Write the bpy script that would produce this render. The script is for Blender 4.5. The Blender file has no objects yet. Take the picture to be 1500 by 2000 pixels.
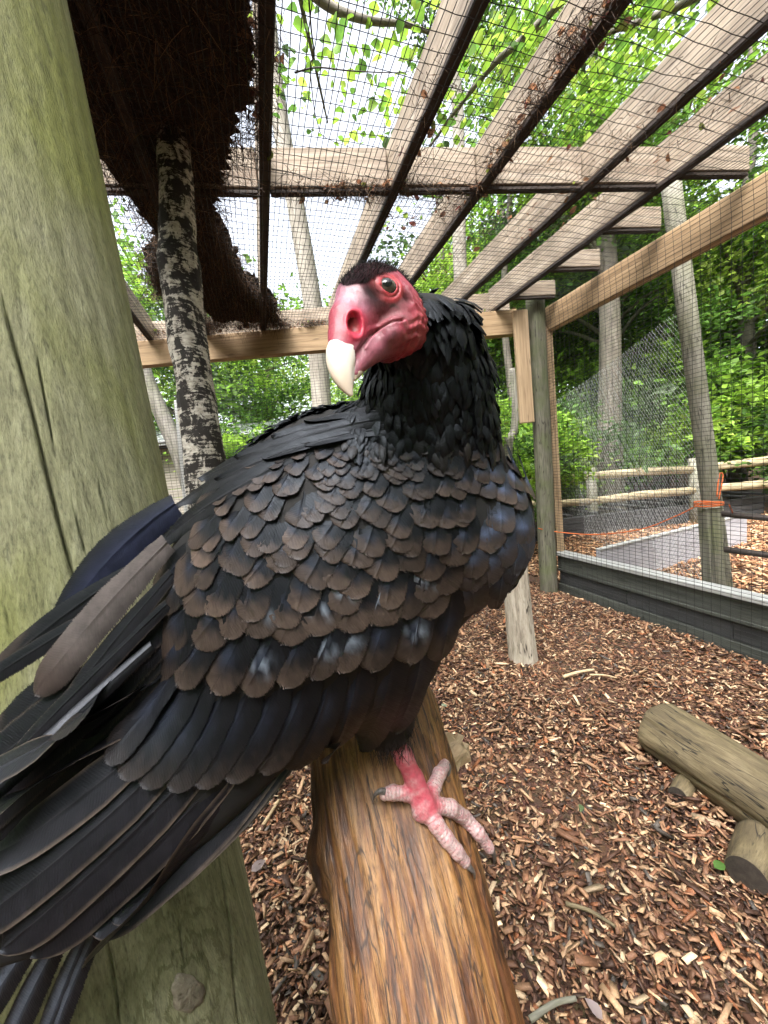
import bpy, bmesh, math, random
import numpy as np
from mathutils import Vector, Matrix
PI = math.pi
rng = np.random.default_rng(7)
random.seed(7)
SC = bpy.context.scene
COL = SC.collection

# ------------------------------------------------------------------ camera
FPX = 760.0                      # focal length in photograph pixels (1500 x 2000)
CAM_H = 1.27
PITCH = math.radians(5.8)
ROLL = math.radians(5.1)
fwd = np.array([0, math.cos(PITCH), -math.sin(PITCH)])
r0 = np.array([1.0, 0, 0]); u0 = np.array([0, math.sin(PITCH), math.cos(PITCH)])
CR = math.cos(ROLL) * r0 - math.sin(ROLL) * u0
CU = math.sin(ROLL) * r0 + math.cos(ROLL) * u0
CP = np.array([0, 0, CAM_H])
cam = bpy.data.cameras.new('camera')
cam_ob = bpy.data.objects.new('camera', cam); COL.objects.link(cam_ob)
cam.sensor_fit = 'VERTICAL'; cam.sensor_height = 24.0; cam.lens = 24.0 * FPX / 2000.0
cam.clip_start = 0.01; cam.clip_end = 500
M = Matrix.Identity(4)
for i in range(3):
    M[i][0] = CR[i]; M[i][1] = CU[i]; M[i][2] = -fwd[i]; M[i][3] = CP[i]
cam_ob.matrix_world = M
SC.camera = cam_ob

# ------------------------------------------------------------------ sky, sun, exposure
SUN_EL, SUN_AZ = math.radians(58), math.radians(205)   # azimuth of the sun, clockwise from +Y
w = bpy.data.worlds.new('World'); SC.world = w; w.use_nodes = True
nt = w.node_tree; nt.nodes.clear()
sky = nt.nodes.new('ShaderNodeTexSky'); sky.sky_type = 'NISHITA'; sky.sun_disc = False
sky.sun_elevation = SUN_EL; sky.sun_rotation = SUN_AZ
sky.air_density = 1.0; sky.dust_density = 6.0; sky.ozone_density = 0.6
bg = nt.nodes.new('ShaderNodeBackground'); bg.inputs['Strength'].default_value = 0.15
wo = nt.nodes.new('ShaderNodeOutputWorld')
hs = nt.nodes.new('ShaderNodeHueSaturation'); hs.inputs['Saturation'].default_value = 0.35      # thin white overcast
nt.links.new(sky.outputs['Color'], hs.inputs['Color']); nt.links.new(hs.outputs['Color'], bg.inputs['Color']); nt.links.new(bg.outputs[0], wo.inputs['Surface'])
sl = bpy.data.lights.new('sun', 'SUN'); sl.energy = 1.2; sl.angle = math.radians(40); sl.color = (1.0, 0.96, 0.9)
so = bpy.data.objects.new('sun', sl); COL.objects.link(so)
sd = Vector((math.sin(SUN_AZ) * math.cos(SUN_EL), math.cos(SUN_AZ) * math.cos(SUN_EL), math.sin(SUN_EL)))
so.rotation_euler = (-sd).to_track_quat('-Z', 'Y').to_euler()
SC.view_settings.view_transform = 'Standard'; SC.view_settings.look = 'None'
SC.view_settings.exposure = 2.38; SC.view_settings.gamma = 1.0
SC.view_settings.use_curve_mapping = False
SC.render.engine = 'CYCLES'
SC.cycles.max_bounces = 5; SC.cycles.diffuse_bounces = 3; SC.cycles.glossy_bounces = 2; SC.cycles.transmission_bounces = 3; SC.cycles.transparent_max_bounces = 8
SC.cycles.use_adaptive_sampling = True; SC.cycles.adaptive_threshold = 0.02
SC.cycles.use_denoising = True

# ------------------------------------------------------------------ pixel -> place helpers
def ray(u, v):
    return fwd + (u - 750) / FPX * CR + (1000 - v) / FPX * CU
def at_z(u, v, z):
    d = ray(u, v); return CP + d * ((z - CAM_H) / d[2])
def at_d(u, v, d):                   # d = depth along the lens axis
    return CP + ray(u, v) * d
def at_y(u, v, y):
    d = ray(u, v); return CP + d * (y / d[1])
def P(u, v, d):                      # camera frame (x right, y up, z depth)
    return np.array([(u - 750) / FPX * d, (1000 - v) / FPX * d, d])
def to_world(a):
    a = np.asarray(a, float)
    return CP + a[..., 0:1] * CR + a[..., 1:2] * CU + a[..., 2:3] * fwd

# ------------------------------------------------------------------ object helpers
def tag(o, label=None, cat=None, group=None, kind=None):
    if label: o['label'] = label
    if cat: o['category'] = cat
    if group: o['group'] = group
    if kind: o['kind'] = kind
    return o
def empty(name, loc=(0, 0, 0), rz=0):
    o = bpy.data.objects.new(name, None); COL.objects.link(o)
    o.location = loc; o.rotation_euler = (0, 0, rz); o.empty_display_size = .05
    return o
def link(name, me, mat=None, parent=None, smooth=False):
    o = bpy.data.objects.new(name, me); COL.objects.link(o)
    if mat is not None:
        for m in (mat if isinstance(mat, (list, tuple)) else [mat]): me.materials.append(m)
    if smooth:
        me.polygons.foreach_set('use_smooth', np.ones(len(me.polygons), bool))
    if parent is not None:
        o.parent = parent
        o.matrix_parent_inverse = parent_inv(parent)
    return o
def parent_inv(p):                   # world matrix of the parent from its own transform (no depsgraph needed)
    m = Matrix.Identity(4)
    while p is not None:
        m = (p.matrix_parent_inverse @ Matrix.LocRotScale(p.location, p.rotation_euler, p.scale)) @ m if p.parent else Matrix.LocRotScale(p.location, p.rotation_euler, p.scale) @ m
        p = p.parent
    return m.inverted()
def mesh_np(name, V, Fq, cols=None, uv=None):
    """V (n,3), Fq (m,k) faces with the same k"""
    me = bpy.data.meshes.new(name)
    V = np.asarray(V, np.float32); Fq = np.asarray(Fq, np.int32)
    k = Fq.shape[1]; m = len(Fq)
    me.vertices.add(len(V)); me.vertices.foreach_set('co', V.ravel())
    me.loops.add(m * k); me.loops.foreach_set('vertex_index', Fq.ravel())
    me.polygons.add(m); me.polygons.foreach_set('loop_start', np.arange(0, m * k, k, dtype=np.int32))
    me.polygons.foreach_set('loop_total', np.full(m, k, np.int32))
    if cols is not None:
        a = me.color_attributes.new('Col', 'FLOAT_COLOR', 'POINT')
        c = np.ones((len(V), 4), np.float32); c[:, :cols.shape[1]] = cols
        a.data.foreach_set('color', c.ravel())
    if uv is not None:
        l = me.uv_layers.new(name='UVMap')
        l.data.foreach_set('uv', np.asarray(uv, np.float32)[Fq.ravel()].ravel())
    me.update(calc_edges=True)
    return me
def bm_mesh(name, bm):
    me = bpy.data.meshes.new(name); bm.to_mesh(me); bm.free(); return me

def board(name, p0, p1, wid, hei, mat, parent=None, up=(0, 0, 1), bev=.004, seg=1):
    """a sawn board from p0 to p1 (centre line), its own x axis along the grain"""
    p0 = Vector(p0); p1 = Vector(p1); x = (p1 - p0); L = x.length; x.normalize()
    upv = Vector(up); y = upv.cross(x).normalized(); z = x.cross(y).normalized()
    bm = bmesh.new(); bmesh.ops.create_cube(bm, size=1)
    for v in bm.verts:
        v.co = Vector((v.co.x * L, v.co.y * wid, v.co.z * hei))
    if bev:
        bmesh.ops.bevel(bm, geom=bm.edges[:], offset=bev, segments=seg, affect='EDGES')
    me = bm_mesh(name, bm)
    m = Matrix.Identity(4); c = (p0 + p1) / 2
    for i in range(3):
        m[i][0] = x[i]; m[i][1] = y[i]; m[i][2] = z[i]; m[i][3] = c[i]
    o = link(name, me, mat)
    if parent is not None:
        o.parent = parent; o.matrix_parent_inverse = parent_inv(parent)
    l, q, s = m.decompose(); o.rotation_euler = q.to_euler(); o.location = l
    return o
def frame_along(pts):
    pts = np.asarray(pts, float); n = len(pts)
    t = np.gradient(pts, axis=0); t /= np.linalg.norm(t, axis=1, keepdims=True)
    ref = np.array([0, 0, 1.0]) if abs(t[0][2]) < .8 else np.array([1.0, 0, 0])
    a = np.cross(t[0], ref); a /= np.linalg.norm(a); A = []
    for i in range(n):
        a = a - t[i] * (a @ t[i]); a /= np.linalg.norm(a); A.append(a.copy())
    A = np.array(A); B = np.cross(t, A)
    return pts, t, A, B
def tube_np(pts, rad, sides=12, disp=None, caps=True):
    pts, t, A, B = frame_along(pts); n = len(pts)
    rad = np.broadcast_to(np.asarray(rad, float), (n,))
    th = np.linspace(0, 2 * PI, sides, endpoint=False)
    R = rad[:, None] * np.ones((1, sides))
    if disp is not None: R = R + disp(np.linspace(0, 1, n)[:, None], th[None, :])
    V = pts[:, None, :] + R[..., None] * (np.cos(th)[None, :, None] * A[:, None, :] + np.sin(th)[None, :, None] * B[:, None, :])
    V = V.reshape(-1, 3)
    i = np.arange(n - 1)[:, None] * sides; j = np.arange(sides)[None, :]; j2 = (j + 1) % sides
    Fq = np.stack([i + j, i + j2, i + sides + j2, i + sides + j], -1).reshape(-1, 4)
    if caps:
        V = np.vstack([V, pts[0], pts[-1]]); a, b = len(V) - 2, len(V) - 1
        jj = np.arange(sides); k = (jj + 1) % sides
        c0 = np.stack([np.full(sides, a), k, jj, jj], -1); c1 = np.stack([np.full(sides, b), (n - 1) * sides + jj, (n - 1) * sides + k, (n - 1) * sides + k], -1)
        return V, Fq, np.vstack([c0[:, :3], c1[:, :3]])
    return V, Fq, None
def tube_mesh(name, pts, rad, sides=12, disp=None, origin=None):
    V, Fq, T = tube_np(pts, rad, sides, disp)
    if origin is not None: V = V - np.asarray(origin)
    me = bpy.data.meshes.new(name)
    me.from_pydata(V.tolist(), [], Fq.tolist() + T.tolist()); me.update()
    return me
def tube(name, pts, rad, mat, parent=None, sides=12, disp=None, smooth=True):
    o = link(name, tube_mesh(name, pts, rad, sides, disp), mat, parent, smooth)
    return o
def wires_mesh(name, lines, r, sides=4):
    """lines: list of (n,3) polylines -> one mesh of thin square wires"""
    Vs, Fs, off = [], [], 0
    for L in lines:
        V, Fq, _ = tube_np(L, r, sides, caps=False)
        Vs.append(V); Fs.append(Fq + off); off += len(V)
    return mesh_np(name, np.vstack(Vs), np.vstack(Fs))
def smooth_path(pts, n):
    pts = np.asarray(pts, float); m = len(pts)
    tt = np.linspace(0, m - 1, n); out = []
    for t in tt:
        i = min(int(t), m - 2); f = t - i
        p0 = pts[max(i - 1, 0)]; p1 = pts[i]; p2 = pts[i + 1]; p3 = pts[min(i + 2, m - 1)]
        out.append(.5 * ((2 * p1) + (-p0 + p2) * f + (2 * p0 - 5 * p1 + 4 * p2 - p3) * f * f + (-p0 + 3 * p1 - 3 * p2 + p3) * f ** 3))
    return np.array(out)

# ------------------------------------------------------------------ material helpers
class NT:
    def __init__(s, name):
        s.m = bpy.data.materials.new(name); s.m.use_nodes = True
        s.t = s.m.node_tree; s.t.nodes.clear()
        s.out = s.t.nodes.new('ShaderNodeOutputMaterial')
        s.b = s.t.nodes.new('ShaderNodeBsdfPrincipled'); s.link(s.b.outputs[0], s.out.inputs['Surface'])
    def n(s, typ, **kw):
        nd = s.t.nodes.new(typ)
        for k, v in kw.items():
            if k in nd.inputs: nd.inputs[k].default_value = v
            else: setattr(nd, k, v)
        return nd
    def link(s, a, b): s.t.links.new(a, b)
    def coord(s, out='Object', scale=(1, 1, 1), rot=(0, 0, 0)):
        c = s.n('ShaderNodeTexCoord'); m = s.n('ShaderNodeMapping')
        m.inputs['Scale'].default_value = scale; m.inputs['Rotation'].default_value = rot
        s.link(c.outputs[out], m.inputs['Vector']); return m.outputs[0]
    def noise(s, vec, scale=5, detail=6, rough=.6, dist=0):
        nd = s.n('ShaderNodeTexNoise'); nd.inputs['Scale'].default_value = scale
        nd.inputs['Detail'].default_value = detail; nd.inputs['Roughness'].default_value = rough; nd.inputs['Distortion'].default_value = dist
        if vec is not None: s.link(vec, nd.inputs['Vector'])
        return nd.outputs['Fac']
    def ramp(s, fac, stops, interp='LINEAR'):
        nd = s.n('ShaderNodeValToRGB'); nd.color_ramp.interpolation = interp
        el = nd.color_ramp.elements
        while len(el) < len(stops): el.new(.5)
        for e, (p, c) in zip(el, stops):
            e.position = p; e.color = (c, c, c, 1) if isinstance(c, (int, float)) else (*c, 1)
        if not isinstance(fac, float): s.link(fac, nd.inputs['Fac'])
        return nd.outputs['Color']
    def mix(s, fac, a, b, mode='MIX'):
        nd = s.n('ShaderNodeMix', data_type='RGBA', blend_type=mode)
        for inp, val in ((nd.inputs[0], fac), (nd.inputs[6], a), (nd.inputs[7], b)):
            if isinstance(val, (int, float)): inp.default_value = val
            elif isinstance(val, tuple): inp.default_value = (*val, 1)
            else: s.link(val, inp)
        return nd.outputs[2]
    def math(s, op, a, b=None, clamp=False):
        nd = s.n('ShaderNodeMath', operation=op); nd.use_clamp = clamp
        for inp, val in ((nd.inputs[0], a), (nd.inputs[1], b)):
            if val is None: continue
            if isinstance(val, (int, float)): inp.default_value = val
            else: s.link(val, inp)
        return nd.outputs[0]
    def bump(s, h, strength=.5, dist=.005, normal=None):
        nd = s.n('ShaderNodeBump'); nd.inputs['Strength'].default_value = strength; nd.inputs['Distance'].default_value = dist
        s.link(h, nd.inputs['Height'])
        if normal is not None: s.link(normal, nd.inputs['Normal'])
        return nd.outputs[0]
    def base(s, c):
        if isinstance(c, tuple): s.b.inputs['Base Color'].default_value = (*c, 1)
        else: s.link(c, s.b.inputs['Base Color'])
    def rough(s, r):
        if isinstance(r, (int, float)): s.b.inputs['Roughness'].default_value = r
        else: s.link(r, s.b.inputs['Roughness'])
    def nrm(s, n): s.link(n, s.b.inputs['Normal'])
    def attr(s, name='Col'):
        nd = s.n('ShaderNodeVertexColor'); nd.layer_name = name; return nd.outputs['Color']
    def rnd(s):
        return s.n('ShaderNodeObjectInfo').outputs['Random']

def wood_mat(name, c_dark, c_mid, c_light, grain=(1.2, 30, 30), blotch=None, blotch_amt=0.5, bump=.35, rough=.75, crack=.45):
    t = NT(name)
    v = t.coord('Object', grain)
    r = t.rnd(); add = t.n('ShaderNodeVectorMath', operation='ADD')
    cmb = t.n('ShaderNodeCombineXYZ'); k = t.math('MULTIPLY', r, 37.0)
    for i in range(3): t.link(k, cmb.inputs[i])
    t.link(v, add.inputs[0]); t.link(cmb.outputs[0], add.inputs[1]); v = add.outputs[0]
    n1 = t.noise(v, 1.0, 8, .65, .6)
    n2 = t.noise(v, 4.0, 4, .6)
    g = t.math('ADD', t.math('MULTIPLY', n1, .75), t.math('MULTIPLY', n2, .25))
    c = t.ramp(g, [(.3, c_dark), (.5, c_mid), (.72, c_light)])
    if blotch is not None:
        vb = t.coord('Object', (3, 3, 3)); nb = t.noise(vb, 2.0, 5, .6)
        c = t.mix(t.math('MULTIPLY', t.ramp(nb, [(.42, 0.0), (.62, 1.0)]), blotch_amt), c, blotch)
    # fibres and hair-line drying cracks, running with the grain
    fs_ = t.n('ShaderNodeVectorMath', operation='MULTIPLY'); fs_.inputs[1].default_value = tuple(2.2 if g_ < 8 else 5.5 for g_ in grain); t.link(v, fs_.inputs[0])
    n3 = t.noise(fs_.outputs[0], 1.0, 3, .75, .3)
    fib = t.ramp(n3, [(.30, 0.35), (.43, 0.92), (.62, 1.0), (.8, 1.25)])
    c = t.mix(min(1.0, .45 + crack * .5), c, fib, 'MULTIPLY')
    cs_ = t.n('ShaderNodeVectorMath', operation='MULTIPLY'); cs_.inputs[1].default_value = tuple(.8 if g_ < 8 else 1.3 for g_ in grain); t.link(v, cs_.inputs[0])
    n4 = t.noise(cs_.outputs[0], 1.0, 2, .5, .2); ck = t.ramp(t.math('ABSOLUTE', t.math('SUBTRACT', n4, .5)), [(.0, 0.0), (.006, 0.0), (.016, 1.0)])
    gate = t.ramp(t.noise(t.coord('Object', (4, 4, 4)), 1.3, 2, .5), [(.45, 0.0), (.55, crack)])
    c = t.mix(t.math('MULTIPLY', t.math('SUBTRACT', 1.0, ck), gate), c, tuple(x * .25 for x in c_dark))
    hgt = t.math('ADD', t.math('MULTIPLY', g, .5), t.math('MULTIPLY', n3, .5))
    t.base(c); t.rough(rough); t.nrm(t.bump(hgt, min(1.0, bump * 1.4), .004))
    return t.m
# ------------------------------------------------------------------ materials of the place
m_pine = wood_mat('new_pine', (.20, .13, .075), (.42, .30, .185), (.55, .42, .28), (1.0, 26, 26))
m_joist = wood_mat('weathered_joist', (.17, .12, .085), (.38, .31, .24), (.52, .45, .38), (1.0, 24, 24), blotch=(.12, .09, .07), blotch_amt=.45)
m_shaded_underside = wood_mat('wet_shaded_underside', (.012, .008, .007), (.030, .020, .016), (.06, .042, .033), (1.0, 24, 24))  # dirty, wet joist bottoms with their shade put into the colour
m_beam = wood_mat('beam_pine', (.17, .105, .055), (.37, .255, .145), (.50, .36, .22), (1.0, 22, 22))
m_grey_wood = wood_mat('grey_post_wood', (.10, .095, .075), (.24, .23, .19), (.36, .35, .30), (1.0, 22, 22), blotch=(.16, .19, .07), blotch_amt=.5)
m_grey_tube = wood_mat('grey_round_wood', (.10, .095, .075), (.24, .23, .19), (.36, .35, .30), (24, 24, 3.5), blotch=(.16, .18, .08), blotch_amt=.35, crack=.8)
m_kick = wood_mat('grey_green_board', (.045, .05, .045), (.085, .095, .085), (.13, .14, .125), (1.0, 18, 18), bump=.2)
m_kick_dark = wood_mat('dark_panel', (.028, .03, .032), (.05, .053, .057), (.075, .08, .085), (1.0, 8, 8), bump=.1)
m_cap = wood_mat('painted_cap', (.30, .31, .31), (.42, .43, .43), (.52, .53, .53), (1.0, 12, 12), bump=.1)
m_lilac = wood_mat('pale_grey_plank', (.30, .30, .34), (.42, .42, .47), (.50, .50, .55), (1.0, 9, 9), bump=.12)
m_bed = wood_mat('black_timber', (.02, .02, .022), (.045, .046, .05), (.09, .09, .10), (1.0, 14, 14))
m_rail = wood_mat('split_rail', (.22, .17, .10), (.42, .35, .22), (.58, .50, .36), (20, 20, 4.0), crack=.7)

t = NT('black_wire'); t.base((.012, .012, .013)); t.rough(.45); m_wire = t.m
t = NT('galvanised_wire'); t.base((.42, .44, .45)); t.rough(.4); t.b.inputs['Metallic'].default_value = .6; m_galv = t.m
t = NT('gate_tube'); t.base((.10, .085, .08)); t.rough(.5); t.b.inputs['Metallic'].default_value = .5; m_tube = t.m
t = NT('orange_twine'); n_ = t.noise(t.coord('Object', (120, 120, 120)), 4); t.base(t.ramp(n_, [(.3, (.42, .08, .02)), (.7, (.72, .19, .06))])); t.rough(.8); m_twine = t.m

# ------------------------------------------------------------------ aviary frame from the photograph
vp = ray(511, 945); WD = np.array([vp[0], vp[1], 0.0]); WD /= np.linalg.norm(WD)      # along the joists
WT = np.array([WD[1], -WD[0], 0.0])                                                   # to the right of them
corner = at_z(1087, 1152, 0.0); T_WALL = float(corner @ WT); S_COR = float(corner @ WD)
Z_BEAM0 = float(at_y(1005, 655, corner[1])[2])
Z_ROOF = Z_BEAM0 + .215
bl = at_z(270, 718, Z_BEAM0 + .0); br = at_z(1005, 655, Z_BEAM0)
bd = bl - br; bd[2] = 0; bd /= np.linalg.norm(bd)
def wp(s, t_, z): return WD * s + WT * t_ + np.array([0, 0, z])
def s_far(t_):                                    # where a joist at offset t_ meets the far beam line
    a = np.array([[WD[0], -bd[0]], [WD[1], -bd[1]]]); b_ = (br - WT * t_)[:2]
    return float(np.linalg.solve(a, b_)[0])

# ---- ground
t = NT('mulch_soil')
v = t.coord('Object', (1, 1, 1))
n1 = t.noise(v, 60, 8, .7); n2 = t.noise(v, 2.2, 4, .6)
vor = t.n('ShaderNodeTexVoronoi'); vor.inputs['Scale'].default_value = 55; t.link(v, vor.inputs['Vector'])
c = t.ramp(n1, [(.25, (.02, .011, .007)), (.5, (.075, .038, .022)), (.75, (.20, .11, .06))])
c2 = t.mix(.55, c, vor.outputs['Color'], 'MULTIPLY')
c3 = t.mix(t.ramp(n2, [(.35, 0.0), (.65, .5)]), c2, (.16, .08, .045))
t.base(c3); t.rough(.95); t.nrm(t.bump(n1, .9, .02)); m_soil = t.m
bm = bmesh.new(); bmesh.ops.create_grid(bm, x_segments=60, y_segments=60, size=60)
for vtx in bm.verts: vtx.co.y += 20
g = link('ground', bm_mesh('ground', bm), m_soil); g['kind'] = 'structure'

# ---- wood chips: too many to count, one mass of real chips
def chip_cloud(name, n, sampler, size, palette, weights, mat, zfun, seed, asp=(.16, .5)):
    r = np.random.default_rng(seed)
    xy, sc = sampler(n, r); n = len(xy)
    L = size * sc * np.exp(np.clip(r.normal(0, .38, n), -1, .7)); W = L * r.uniform(asp[0], asp[1], n); H = L * r.uniform(.06, .16, n)
    box = np.array([[-1, -1, -1], [1, -1, -1], [1, 1, -1], [-1, 1, -1], [-1, -1, 1], [1, -1, 1], [1, 1, 1], [-1, 1, 1]], float) * .5
    V = np.repeat(box[None], n, 0)
    V += r.uniform(-.16, .16, V.shape)
    V *= np.stack([L, W, H], -1)[:, None, :]
    az = r.uniform(0, 2 * PI, n); tx = r.normal(0, .30, n); ty = r.normal(0, .30, n)
    ca, sa = np.cos(az), np.sin(az)
    def rot(V, ax, a):
        c, s = np.cos(a)[:, None], np.sin(a)[:, None]; o = V.copy(); i, j = [(1, 2), (0, 2), (0, 1)][ax]
        o[..., i] = c * V[..., i] - s * V[..., j]; o[..., j] = s * V[..., i] + c * V[..., j]; return o
    V = rot(rot(rot(V, 0, tx), 1, ty), 2, az)
    z = zfun(xy, r) + r.uniform(0.0, .022, n) + np.abs(np.sin(ty)) * L * .25
    V += np.concatenate([xy, z[:, None]], 1)[:, None, :]
    Fb = np.array([[0, 3, 2, 1], [4, 5, 6, 7], [0, 1, 5, 4], [1, 2, 6, 5], [2, 3, 7, 6], [3, 0, 4, 7]])
    Fq = (Fb[None] + 8 * np.arange(n)[:, None, None]).reshape(-1, 4)
    pal = np.array(palette); ci = r.choice(len(pal), n, p=np.array(weights) / sum(weights))
    cc = pal[ci] * np.exp(r.normal(0, .22, (n, 1)))
    cols = np.repeat(cc[:, None, :], 8, 1).reshape(-1, 3)
    o = link(name, mesh_np(name, V.reshape(-1, 3), Fq, cols), mat)
    o['kind'] = 'stuff'; return o
t = NT('wood_chip'); c = t.attr(); n1 = t.noise(t.coord('Object', (140, 140, 140)), 1.5, 4, .7)
t.base(t.mix(.65, c, t.ramp(n1, [(.3, .45), (.7, 1.25)]), 'MULTIPLY')); t.rough(.62); t.nrm(t.bump(n1, .4, .003)); m_chip = t.m
CHIP_PAL = [(.055, .026, .016), (.11, .05, .03), (.20, .095, .052), (.31, .17, .095), (.46, .29, .17), (.62, .46, .30), (.09, .075, .065), (.30, .115, .05)]
CHIP_W = [17, 22, 21, 16, 15, 9, 4, 6]
def mound(xy, r=None):
    x, y = xy[:, 0], xy[:, 1]
    return .012 * np.sin(3.1 * x + 1) * np.cos(2.7 * y) + .008 * np.sin(7.3 * x + 5.1 * y)
def samp_in(n, r):
    # inside the aviary; chips are laid by ground area, denser patches near the camera because there the gaps show
    y = .25 + 4.2 * r.random(n) ** 1.35; x = r.uniform(-1.0, 2.9, n)
    k = (x * WT[0] + y * WT[1] < T_WALL - .03) & (x < .45 + 1.15 * y) & (x > -.75 - .35 * y)
    return np.stack([x, y], 1)[k], np.ones(k.sum())
wc = chip_cloud('wood_chips', 140000, samp_in, .0178, CHIP_PAL, CHIP_W, m_chip, mound, 3)
tag(wc, 'reddish brown wood chip mulch covering the aviary floor', 'wood chips')
def samp_big(n, r):
    y = .5 + 3.0 * r.random(n) ** 1.3; x = r.uniform(-.8, 2.4, n)
    k = (x * WT[0] + y * WT[1] < T_WALL - .1) & (x < .45 + 1.1 * y)
    return np.stack([x, y], 1)[k], np.ones(k.sum())
wc = chip_cloud('wood_shards', 2600, samp_big, .036, CHIP_PAL, [4, 14, 22, 20, 18, 8, 5, 6], m_chip, lambda a, r: mound(a) + .014, 5, (.08, .26))
tag(wc, 'longer splinters and shards scattered on top of the brown mulch', 'wood chips')
def samp_out(n, r):
    y = r.uniform(1.2, 8, n); x = r.uniform(1.2, 6.5, n)
    k = (x * WT[0] + y * WT[1] > T_WALL + .12) & (x < 1.2 * y + .4)
    return np.stack([x, y], 1)[k], np.ones(k.sum())
wc = chip_cloud('outer_wood_chips', 30000, samp_out, .042, [(.30, .13, .06), (.46, .24, .12), (.60, .36, .20), (.70, .50, .32), (.16, .075, .04)], [20, 26, 24, 14, 16], m_chip, mound, 6)
tag(wc, 'fresh orange wood chips on the ground outside the wire wall', 'wood chips')

# ---- aviary
av = empty('aviary', tuple(corner))
tag(av, 'timber aviary frame with black wire mesh walls and roof over the floor of chips', 'aviary')
z0 = Z_ROOF
JT = [-1.75, -1.27, -.79, -.31, 0.17, .775, 1.205, 1.75, 2.16]
JH, JW = .185, .042
for tj in JT:
    s1 = s_far(tj) + .05
    jo = board('joist', wp(-1.2, tj, z0 + JH / 2 + .026), wp(s1, tj, z0 + JH / 2 + .026), JW, JH, m_joist, av)
    board('shaded_underside', wp(-1.2, tj, z0 + .0145), wp(s1, tj, z0 + .0145), JW + .006, .021, m_shaded_underside, jo)  # added dark strip stands in for the joist's dirty, shaded underside
# blocking between joists (light boards seen behind the dark edges)
s_b = lambda t_: float(np.interp(t_, [-2, .17, 2.16], [2.35, 2.02, 1.63]))
JE = JT + [T_WALL - .02]
for a, b_ in zip(JE[:-1], JE[1:]):
    if b_ < T_WALL - .1:
        bo_ = board('blocking', wp(s_b(a + .03), a + JW / 2 + .004, z0 + JH / 2 + .024), wp(s_b(b_ - .03), b_ - JW / 2 - .004, z0 + JH / 2 + .024), JW, JH - .012, m_joist, av)
        board('shaded_underside', wp(s_b(a + .03), a + JW / 2 + .006, z0 + .0155), wp(s_b(b_ - .03), b_ - JW / 2 - .006, z0 + .0155), JW - .01, .019, m_shaded_underside, bo_)  # same added strip, shade of the blocking's underside as dark colour
for s_ in (.62, 1.08, 1.543, 2.003, 2.463, 2.92):
    bo_ = board('blocking', wp(s_, 2.16 + JW / 2 + .004, z0 + .087), wp(s_ - .07, T_WALL - .03, z0 + .087), JW, .12, m_joist, av)
    board('shaded_underside', wp(s_, 2.16 + JW / 2 + .006, z0 + .0155), wp(s_ - .07, T_WALL - .032, z0 + .0155), JW - .01, .019, m_shaded_underside, bo_)
# far beam and right wall beam (top at the roof line)
fe = br + bd * -.02; fl = br + bd * 4.2
board('top_beam', np.array([*fl[:2], Z_BEAM0 + .105]), np.array([*fe[:2], Z_BEAM0 + .105]), .09, .21, m_beam, av)
BH = .20
board('top_beam', wp(-1.0, T_WALL + .045, z0 - BH / 2 - .006), wp(S_COR + .05, T_WALL + .045, z0 - BH / 2 - .006), .085, BH, m_beam, av)
# upper trim board outside, above the far beam
board('rim_joist', np.array([*(fl + WD * .09)[:2], z0 + .10]), np.array([*(fe + WD * .09)[:2], z0 + .10]), .04, .19, m_joist, av)
# corner post, furring strip, nailed block
def post_disp(seed, amp=.006, groove=.004, k=9):
    ph = np.random.default_rng(seed).uniform(0, 6.28, 12)
    def f(s, th):
        d = amp * np.sin(2 * th + ph[0] + 1.5 * s) + amp * .6 * np.sin(3 * th + ph[1] - 2 * s) + amp * .5 * np.sin(9 * s + ph[2] + th)
        for j in range(k):
            d = d - groove * np.exp(-((np.mod(th - ph[j % 12] * (1 + j) - .25 * np.sin(5 * s + j), 6.283) - 3.14) / .05) ** 2) * (np.sin(3 * s + ph[(j + 3) % 12]) > -.2)
        return d
    return f
cp0 = at_z(1072, 1156, 0.0); cp1 = at_y(1046, 612, cp0[1])
cpd = [cp0 + np.array([0, 0, -.2]), cp0, *[cp0 + (cp1 - cp0) * k / 8 for k in range(1, 9)], cp0 + (cp1 - cp0) * 1.06]
m_corner = wood_mat('corner_post_wood', (.05, .047, .036), (.13, .125, .095), (.23, .22, .175), (26, 26, 3.0), blotch=(.09, .12, .035), blotch_amt=.5, crack=.9)
tube('corner_post', smooth_path(cpd, 40), .083, m_corner, av, 48, post_disp(2))
fu0 = at_y(1094, 1078, cp0[1] + .02); fu1 = at_y(1070, 640, cp0[1] + .02)
board('furring_strip', fu0, fu1, .07, .03, m_pine, av, up=(0, -1, 0))
nb0 = at_y(1029, 826, cp0[1] - .10); nb1 = at_y(1015, 607, cp0[1] - .10)
board('nailed_block', nb0, nb1, .125, .04, m_pine, av, up=(0, -1, 0))
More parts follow.
